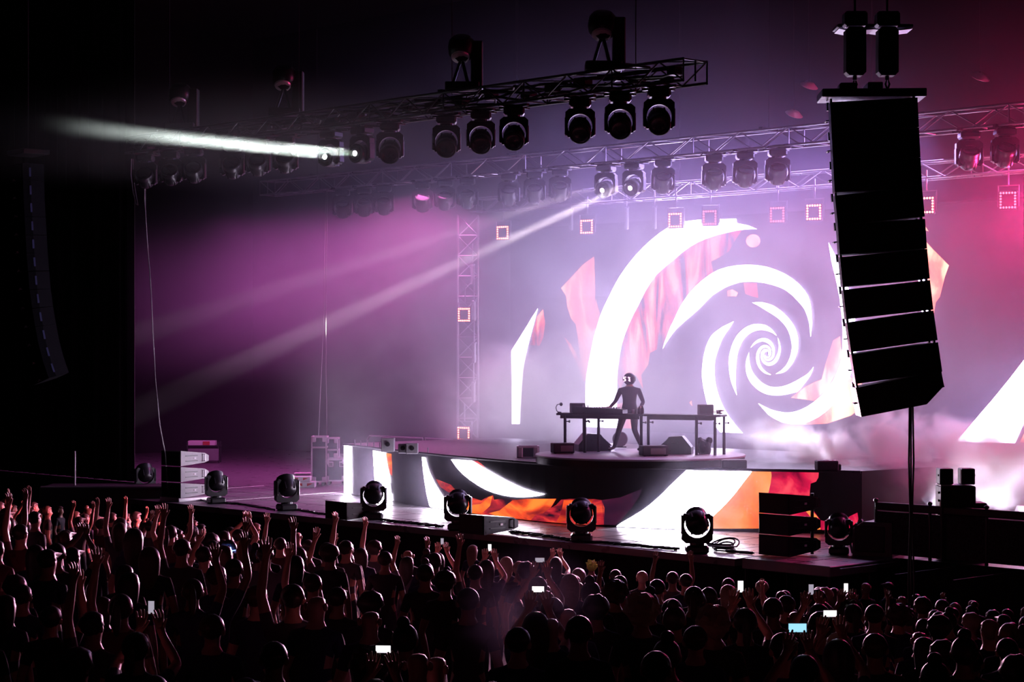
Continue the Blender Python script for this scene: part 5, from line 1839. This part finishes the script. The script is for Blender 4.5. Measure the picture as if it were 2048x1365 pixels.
# people who can be told apart: (px, py of head centre, pose, hair style, hair colour, label)
KNOWN = [
    (1283, 1228, 'down', 'curly', 'fair', 'person with a big halo of pale lit curls in the crowd right of centre'),
    (1427, 1252, 'down', 'curly', 'fair', 'person with pale curly hair right of and below the big halo of curls'),
    (1546, 1222, 'down', 'short', 'brown', 'person with broad round lit head right of centre, above the lit bald scalp'),
    (1488, 1205, 'down', 'short', 'black', 'person with round dark head left of the broad round head'),
    (1456, 1190, 'down', 'long', 'fair', 'person with long smooth fair hair below the coiled cable'),
    (1388, 1198, 'down', 'tail', 'brown', 'person with tied-back reddish lit hair below the tall rear lip lamp'),
    (1524, 1178, 'down', 'afro', 'fair', 'person with frizzy lit hair below the stacked front speakers'),
    (1731, 1180, 'down', 'short', 'fair', 'person with pale lit head right beside the upright glowing phone'),
    (1777, 1178, 'down', 'cap', 'black', 'person in a dark cap right of the pale lit head'),
    (1592, 1238, 'down', 'bald', 'black', 'bald person with lit scalp right of the broad round head'),
    (1638, 1236, 'down', 'cap', 'black', 'person in a cap with a pale lit edge left of the lit curls'),
    (1703, 1228, 'down', 'curly', 'brown', 'person with lit curls below the upright glowing phone'),
    (1642, 1258, 'down', 'short', 'black', 'person with dark short hair just above the bright blue phone'),
    (1797, 1236, 'down', 'curly', 'brown', 'person with reddish lit curls near the right edge of the crowd'),
    (1349, 1242, 'down', 'bun', 'black', 'person with a small bun left of the lower pale curls'),
    (1391, 1284, 'down', 'short', 'brown', 'person with round head straight below the lower pale curls'),
    (1566, 1302, 'down', 'short', 'black', 'person with faintly lit hair left of and below the blue phone'),
    (1676, 1300, 'down', 'short', 'fair', 'person with small pale lit crown right of and below the blue phone'),
    (1750, 1300, 'down', 'short', 'brown', 'person with red lit crown at the lower right of the crowd'),
    (2034, 1350, 'down', 'afro', 'brown', 'person with pink lit hair in the bottom right corner'),
    (1313, 1342, 'down', 'short', 'brown', 'person with a pale crescent of lit hair at the bottom, right of centre'),
    (1230, 1190, 'down', 'curly', 'brown', 'person with wavy lit hair below the dyed blond head'),
    (1192, 1222, 'down', 'afro', 'black', 'person with full dark hair left of the big halo of curls'),
    (1183, 1135, 'down', 'spiky', 'blond', 'person with spiky bleached blond hair in front of the stage'),
    (1284, 1158, 'down', 'short', 'fair', 'person with small pale head right of the spiky blond one'),
    (1231, 1155, 'down', 'short', 'black', 'person with small dark round head right below the spiky blond one'),
    (1104, 1226, 'down', 'short', 'black', 'person with round dark head in the thin smoke left of centre'),
    (1136, 1236, 'down', 'bald', 'black', 'bald person with pinkish scalp right of the thin smoke'),
    (1100, 1256, 'down', 'bald', 'black', 'bald person with lit scalp below the thin smoke'),
    (1158, 1268, 'down', 'short', 'brown', 'person with smooth brown crown right of the lit bald scalps'),
    (1036, 1288, 'down', 'short', 'black', 'person with dark flat hair at the bottom, left of the bald scalps'),
    (903, 1097, 'down', 'short', 'brown', 'tall person with short tousled hair in front of the long flat speaker'),
    (946, 1103, 'down', 'long', 'fair', 'person with long fair hair right of the tousled tall person'),
    (1013, 1130, 'down', 'long', 'fair', 'person with fair pink lit hair left of the small glowing phones'),
    (988, 1122, 'down', 'short', 'black', 'person with dark head between the two fair-haired people'),
    (1052, 1146, 'down', 'afro', 'black', 'person with big dark hair below the lamp with the crescent gap'),
    (1112, 1128, 'phone', 'long', 'black', 'person with long dark hair and lifted elbows left of the spiky blond'),
    (722, 1112, 'down', 'long', 'black', 'person with very long dark hair straight below the second lip lamp'),
    (660, 1112, 'down', 'afro', 'brown', 'person with full red lit hair left of the very long dark hair'),
    (510, 1062, 'down', 'afro', 'brown', 'person with full curly hair in front of the lit deck, left side'),
    (594, 1074, 'down', 'bald', 'black', 'bald person seen from the side below the third lip lamp'),
    (632, 1212, 'down', 'bald', 'black', 'bald person with red lit scalp at the lower left'),
    (740, 1242, 'down', 'bald', 'black', 'bald person with bright pink scalp at the bottom, left of centre'),
    (890, 1168, 'down', 'afro', 'black', 'person with thick dark hair below the long fair hair'),
    (850, 1152, 'down', 'short', 'black', 'person with plain dark hair left of the thick dark hair'),
    (770, 1122, 'down', 'short', 'black', 'person with short dark hair right of the very long dark hair'),
    (835, 1330, 'down', 'bald', 'black', 'bald person with red lit scalp at the bottom edge'),
    (870, 1336, 'down', 'bald', 'black', 'bald person with red lit scalp at the bottom edge, right of a similar one'),
    (740, 1340, 'down', 'curly', 'brown', 'person with reddish curls at the bottom beside the small glowing phone'),
    (95, 1024, 'down', 'tail', 'brown', 'person with lit face in profile at the far left'),
    (120, 1022, 'down', 'short', 'brown', 'person with small lit head right of the profile at the far left'),
    (1345, 1160, 'both', 'short', 'black', 'person with both arms stretched up below the tall right lip lamp'),
    (70, 1040, 'tall', 'short', 'black', 'person with one straight arm and fist raised at the far left'),
    (203, 1052, 'tall', 'short', 'brown', 'person with one thin arm raised straight, finger pointing, left side'),
    (158, 1046, 'both', 'cap', 'black', 'person with two arms raised side by side at the left'),
    (240, 1062, 'tall', 'long', 'brown', 'person with arm raised right of the pointing finger'),
    (300, 1056, 'fist', 'short', 'black', 'person with bent raised fist at the left'),
    (478, 1075, 'clap', 'short', 'black', 'person with both hands joined high in front of the lit deck'),
    (560, 1092, 'tall', 'short', 'black', 'person with arm raised in front of the third lip lamp'),
    (692, 1100, 'tall', 'short', 'black', 'person with raised hand in front of the small flat speaker'),
    (815, 1130, 'both', 'long', 'black', 'person with both arms raised right of the very long dark hair'),
    (950, 1150, 'tall', 'short', 'black', 'person with thin arm raised below the long fair hair'),
    (585, 1200, 'tall', 'short', 'black', 'person with long bare arm raised at the lower left of centre'),
    (385, 1185, 'left', 'tail', 'brown', 'person with slanting bare arm raised at the left'),
    (185, 1255, 'tall', 'short', 'black', 'person with thin arm raised at the lower left'),
    (1240, 1170, 'fist', 'short', 'black', 'person with bent dark arm raised right of the spiky blond'),
]
SHOWN = []
for (px, py, pose, st, hc, lab) in KNOWN:
    if len(lab.split()) > 16:
        print('LONG', lab)
    o = person(px, py, pose, st, hc, lab)
    SHOWN.append((px, py, o.location.dot(FWD)))

# phones held over the heads, each with the person who holds it
phone_body = MB().bevbox((0, 0, 0), (0.078, 0.012, 0.158), 0.005).mesh('case', RUBBER)
PH_W = mat('phone screen white', (0.1, 0.1, 0.1), 0.2, 0, (1.0, 0.95, 1.0), 1.6, noise=0.01)
PH_G = mat('phone screen pale', (0.1, 0.1, 0.1), 0.2, 0, (0.75, 0.68, 0.85), 0.5, noise=0.01)
PH_B = mat('phone screen blue', (0.1, 0.1, 0.1), 0.2, 0, (0.35, 0.75, 1.0), 1.1, noise=0.01)
PH_S = {m_.name: MB().box((0, 0.0075, 0), (0.070, 0.002, 0.146)).mesh('display', m_) for m_ in (PH_W, PH_G, PH_B)}
PHONES = [(875, 1088, 0, PH_G, 'upright pale phone held up left of the tousled tall person'), (973, 1101, 0, PH_W, 'upright bright phone held up right of the long fair hair'),
          (1076, 1128, 1, PH_G, 'sideways dim phone held up left of the spiky blond'), (1072, 1190, 1, PH_W, 'sideways bright phone above the thin smoke in the crowd'),
          (1635, 1189, 0, PH_G, 'upright pale phone in front of the deck pad'), (1706, 1184, 0, PH_W, 'upright glowing phone beside the pale lit head at the right'),
          (1609, 1271, 1, PH_B, 'sideways phone with bright blue screen at the lower right'), (272, 1228, 0, PH_G, 'upright pale phone low in the dark crowd at the left'),
          (750, 1316, 1, PH_W, 'small sideways glowing phone at the bottom, left of centre'), (1676, 1241, 1, PH_W, 'tiny glowing phone left of the lit curls at the right'),
          (1490, 1184, 0, PH_W, 'tiny glowing phone above the round dark heads right of centre')]
for px, py, side, m_, lab in PHONES:
    s = 1.0
    o = person(px, py, 'phone', random.choice(['short', 'long', 'tail']), 'black', 'dark person holding up the ' + lab.split(' phone')[0] + ' phone' + lab.split(' phone')[1], None, 1.90, s, 0, 0.0)
    o['label'] = ' '.join(('holder of the ' + lab).split()[:16])
    t = thing('phone', lab, 'phone', (0, 0, 0))
    R3 = Matrix.Rotation(o.rotation_euler.z, 4, 'Z')
    t.location = o.location + (R3 @ Vector((0, -0.335, 1.90)))
    t.scale = (0.62,) * 3 if m_ is not PH_B else (0.8,) * 3
    t.rotation_euler = (R3 @ Matrix.Rotation(PI / 2 if side else 0, 4, 'Y')).to_euler()
    link('case', phone_body, t)
    link('display', PH_S[m_.name], t)
# glowing blue party glasses
o = person(457, 1100, 'down', 'short', 'black', 'person turned round wearing glowing blue party glasses, at the left', None, 1.66, 1.0, 0, PI)
b = MB()
for s_ in (-1, 1):
    b.tube([(s_ * 0.015, -0.135, 1.655), (s_ * 0.075, -0.125, 1.70), (s_ * 0.085, -0.115, 1.65), (s_ * 0.05, -0.13, 1.62), (s_ * 0.015, -0.135, 1.655)], 0.007, 5)
    b.tube([(s_ * 0.085, -0.115, 1.66), (s_ * 0.088, 0.0, 1.655)], 0.004, 5)
b.tube([(-0.015, -0.135, 1.655), (0.015, -0.135, 1.655)], 0.006, 5)
t = b.build('glowing_glasses', mat('blue glow', (0.05, 0.05, 0.2), 0.3, 0, (0.12, 0.25, 1.0), 9, noise=0.01))
t.location, t.rotation_euler, t.scale = o.location, o.rotation_euler, o.scale
tag(t, 'glowing blue winged party glasses in the crowd at the left', 'glasses')

# the rest of the packed crowd
ENV = [(-80, 1004), (0, 1006), (120, 1024), (300, 1042), (420, 1062), (560, 1082), (700, 1100), (820, 1112), (900, 1118), (1000, 1126), (1100, 1140), (1250, 1158), (1400, 1172), (1550, 1182), (1700, 1190), (1850, 1200), (2130, 1215)]


def env(px):
    for i in range(len(ENV) - 1):
        if px <= ENV[i + 1][0]:
            (x0, y0), (x1, y1) = ENV[i], ENV[i + 1]
            return y0 + (y1 - y0) * (px - x0) / (x1 - x0)
    return ENV[-1][1]


cands = []
rr = random.Random(11)
for i in range(9000):
    y = rr.uniform(6.5, 27.5)
    x = rr.uniform(-48, -3)
    p = Vector((x, y, floor_z(y) + 1.66))
    z = p.dot(FWD)
    if z < 11:
        continue
    px = 1024 + FPX * p.dot(RGT) / z
    py = 700 + FPX * (CAMZ - p.z) / z
    if -70 < px < 2110 and py < 1390 and py > env(px):
        cands.append((z, x, y, px, py))
cands.sort()
GRID = {}


def near(x, y, dmin):
    for gx in range(int(x) - 1, int(x) + 2):
        for gy in range(int(y) - 1, int(y) + 2):
            for (a, c) in GRID.get((gx, gy), ()):
                if (a - x) ** 2 + (c - y) ** 2 < dmin * dmin:
                    return True
    return False


for (x, y) in PEOPLE:
    GRID.setdefault((int(x), int(y)), []).append((x, y))
pool = []
rr.shuffle(cands)
for c in cands:
    z, x, y, px, py = c
    if any(z < kz + 0.2 and abs(px - kx) < 500 / z + 6 and -20 < py - ky < 900 / z for kx, ky, kz in SHOWN):
        continue
    if not near(x, y, 0.66 if z < 24 else 0.74):
        GRID.setdefault((int(x), int(y)), []).append((x, y))
        pool.append(c)
pool.sort()
LIM = 300 - len(PEOPLE)
zone = lambda px: 'left part' if px < 680 else ('middle part' if px < 1300 else 'right part')
MARKS = [(70, 'at the far left edge'), (190, 'before the column edge'), (300, 'below the far left lip lamp'), (400, 'below the lit stacked speakers'), (500, 'below the second lip lamp'), (620, 'below the third lip lamp'),
         (760, 'below the small flat speaker'), (900, 'left of the long flat speaker'), (1030, 'below the long flat speaker'), (1130, 'left of the spiky blond'), (1240, 'near the spiky blond'), (1340, 'near the big curls'),
         (1450, 'below the coiled cable'), (1560, 'below the stacked front speakers'), (1660, 'below the deck pad'), (1760, 'below the black wedge'), (1880, 'below the guard fence'), (2200, 'at the right edge')]
STYLE = {'short': 'short {} hair', 'long': 'long {} hair', 'tail': 'tied-back {} hair', 'cap': '{} cap', 'bun': '{} hair bun', 'afro': 'full {} hair', 'bald': 'bald head'}
ARMS_TXT = {'down': '', 'right': 'right arm up', 'left': 'left arm up', 'both': 'both arms up', 'fist': 'fist up', 'clap': 'hands clapping high', 'tall': 'arm stretched up'}
CROWD = []


def describe(px, py, z, pose, st, hc):
    mk = [m_ for lim, m_ in MARKS if px <= lim][0]
    row = 'front rows' if py < env(px) + 45 else ('middle rows' if py < env(px) + 120 else 'back rows')
    t_ = 'concertgoer with ' + STYLE[st].format(hc)
    if ARMS_TXT[pose]:
        t_ += ', ' + ARMS_TXT[pose]
    return t_ + ', ' + row + ' ' + mk


far = []
for i, (z, x, y, px, py) in enumerate(pool):
    left = px < 760
    r_ = rr.random()
    pose = 'down'
    if left and r_ < (0.36 if z < 30 else 0.16):
        pose = rr.choice(['right', 'left', 'both', 'fist', 'clap', 'tall'])
    elif not left and r_ < 0.05:
        pose = rr.choice(['right', 'fist', 'left'])
    st = rr.choice(['short', 'short', 'short', 'long', 'tail', 'cap', 'bun', 'afro', 'bald'])
    hc = 'black' if st == 'cap' else rr.choice(['black', 'black', 'brown', 'fair'] if not left else ['black', 'black', 'brown'])
    p = Vector((x, y, floor_z(y)))
    f = FOCUS - p
    a = math.atan2(f.y, f.x) + PI / 2 + rr.uniform(-0.35, 0.35)
    s = rr.uniform(0.93, 1.03)
    if i < LIM:
        arms = 'arms down' if pose == 'down' else 'arms raised'
        o = stand(p, a, s, pose, st, hc, describe(px, py, z, pose, st, hc), f'crowd with {arms}, {zone(px)}')
        CROWD.append((o, px))
    else:
        far.append((p, a, s, pose))
same = {}
for o, px in CROWD:
    same.setdefault(o['label'], []).append((px, o))
ORD = ['leftmost', 'second from left', 'third from left', 'fourth from left', 'fifth from left', 'sixth from left']
for lab, L_ in same.items():
    L_.sort(key=lambda q_: q_[0])
    for k, (px, o) in enumerate(L_):
        if len(L_) == 2:
            o['label'] = ('left ' if k == 0 else 'right ') + lab
        elif len(L_) > 2:
            o['label'] = ('rightmost' if k == len(L_) - 1 else ORD[min(k, 5)]) + ' ' + lab
        if len(o['label'].split()) > 16:
            print('LONG', o['label'])
print('PEOPLE', len(PEOPLE), 'far', len(far))
if far:
    # beyond 300: the most distant rows, joined
    V, F, MI = [], [], []
    src = {}
    for p, a, s, pose in far:
        me = BODY[(pose, 0)]
        if pose not in src:
            bm = bmesh.new()
            bm.from_mesh(me)
            src[pose] = ([v.co.copy() for v in bm.verts], [[v.index for v in f.verts] for f in bm.faces], [f.material_index for f in bm.faces])
            bm.free()
        vs, fs, ms = src[pose]
        M_ = Matrix.Translation(p) @ Matrix.Rotation(a, 4, 'Z') @ Matrix.Scale(s, 4)
        o_ = len(V)
        V += [M_ @ v for v in vs]
        F += [[k + o_ for k in f] for f in fs]
        MI += ms
    me = bpy.data.meshes.new('crowd')
    me.from_pydata(V, [], F)
    for m_ in (SKIND, SHIRTS[0], JEANS, SHOE):
        me.materials.append(m_)
    me.polygons.foreach_set('material_index', MI)
    me.polygons.foreach_set('use_smooth', [True] * len(MI))
    tag(link('crowd', me), 'most distant rows of the dark crowd before the stage at the left', 'crowd', None, 'stuff')

# ================================================================ the performer
dj_feet = {-1: ((-0.10, 0, 0.92), (-0.20, -0.10, 0.49), (-0.30, 0.02, 0.09), (-0.40, -0.16, 0.045)),
           1: ((0.09, 0, 0.92), (0.10, -0.06, 0.50), (0.24, 0.06, 0.09), (0.17, -0.09, 0.045))}
dj_arms = {-1: ((-0.27, -0.06, 1.16), (-0.37, -0.26, 1.02), (-0.5, -0.5, -0.15)), 1: ((0.27, -0.02, 1.14), (0.22, -0.22, 1.03), (-0.2, -0.7, -0.35))}
dm = body_mesh('person', dj_arms, dj_feet, [SKIN, SUIT, SUIT, SHOE], 'long')
dp = at_z(1259, 903.5, DTOP)
dj = link('person', dm)
dj.location = (dp.x, dp.y, DTOP)
dj.rotation_euler = (0, 0, CAMROT - 0.12)
dj.scale = (1.22, 1.15, 1.03)
tag(dj, 'performer in dark suit and glowing-visor helmet standing behind the long desk, legs apart', 'person')
b = MB()
bm = bmesh.new()
bmesh.ops.create_uvsphere(bm, u_segments=24, v_segments=14, radius=1)
for v in bm.verts:
    c = v.co
    v.co = Vector((c.x * 0.128, c.y * 0.142 - 0.005, c.z * 0.145 + 1.675))
    if c.z < -0.55:
        v.co.z = 1.675 - 0.145 * 0.62
        v.co.x *= 0.9
me = bpy.data.meshes.new('helmet')
bm.to_mesh(me)
bm.free()
me.materials.append(mat('helmet shell', (0.03, 0.025, 0.035), 0.25, 0.2, noise=0.2))
me.polygons.foreach_set('use_smooth', [True] * len(me.polygons))
hel = link('helmet', me, dj)
hel.rotation_euler = (0, 0, -0.35)
hel.scale = (0.92, 0.94, 1.0)
vis = MB().lathe([(0.134, -0.055), (0.139, -0.03), (0.141, 0.0), (0.139, 0.03), (0.134, 0.055)], 28, Matrix.Translation((0, -0.008, 1.672))).build('visor', LENS, hel, True)
GL = mat('visor diodes', (0.2, 0.1, 0.15), 0.3, 0, (1.0, 0.50, 0.85), 5, noise=0.01)


def on_visor(u, w):
    a = -PI / 2 + u / 0.142
    return (0.145 * math.cos(a), 0.146 * math.sin(a) - 0.008, 1.672 + w)


for u0 in (-0.05, 0.05):
    b = MB()
    pts = [(0.03, 0.045), (-0.025, 0.045), (-0.028, 0.012), (0.02, 0.0), (0.028, -0.03), (-0.025, -0.045)] if u0 < 0 else [(-0.02, 0.042), (0.02, 0.036), (0.0, 0.008), (0.024, -0.005), (-0.005, -0.032), (0.03, -0.045)]
    b.tube([on_visor(u0 + u, w) for u, w in pts], 0.011, 6)
    b.build('glowing_glyph', GL, hel)
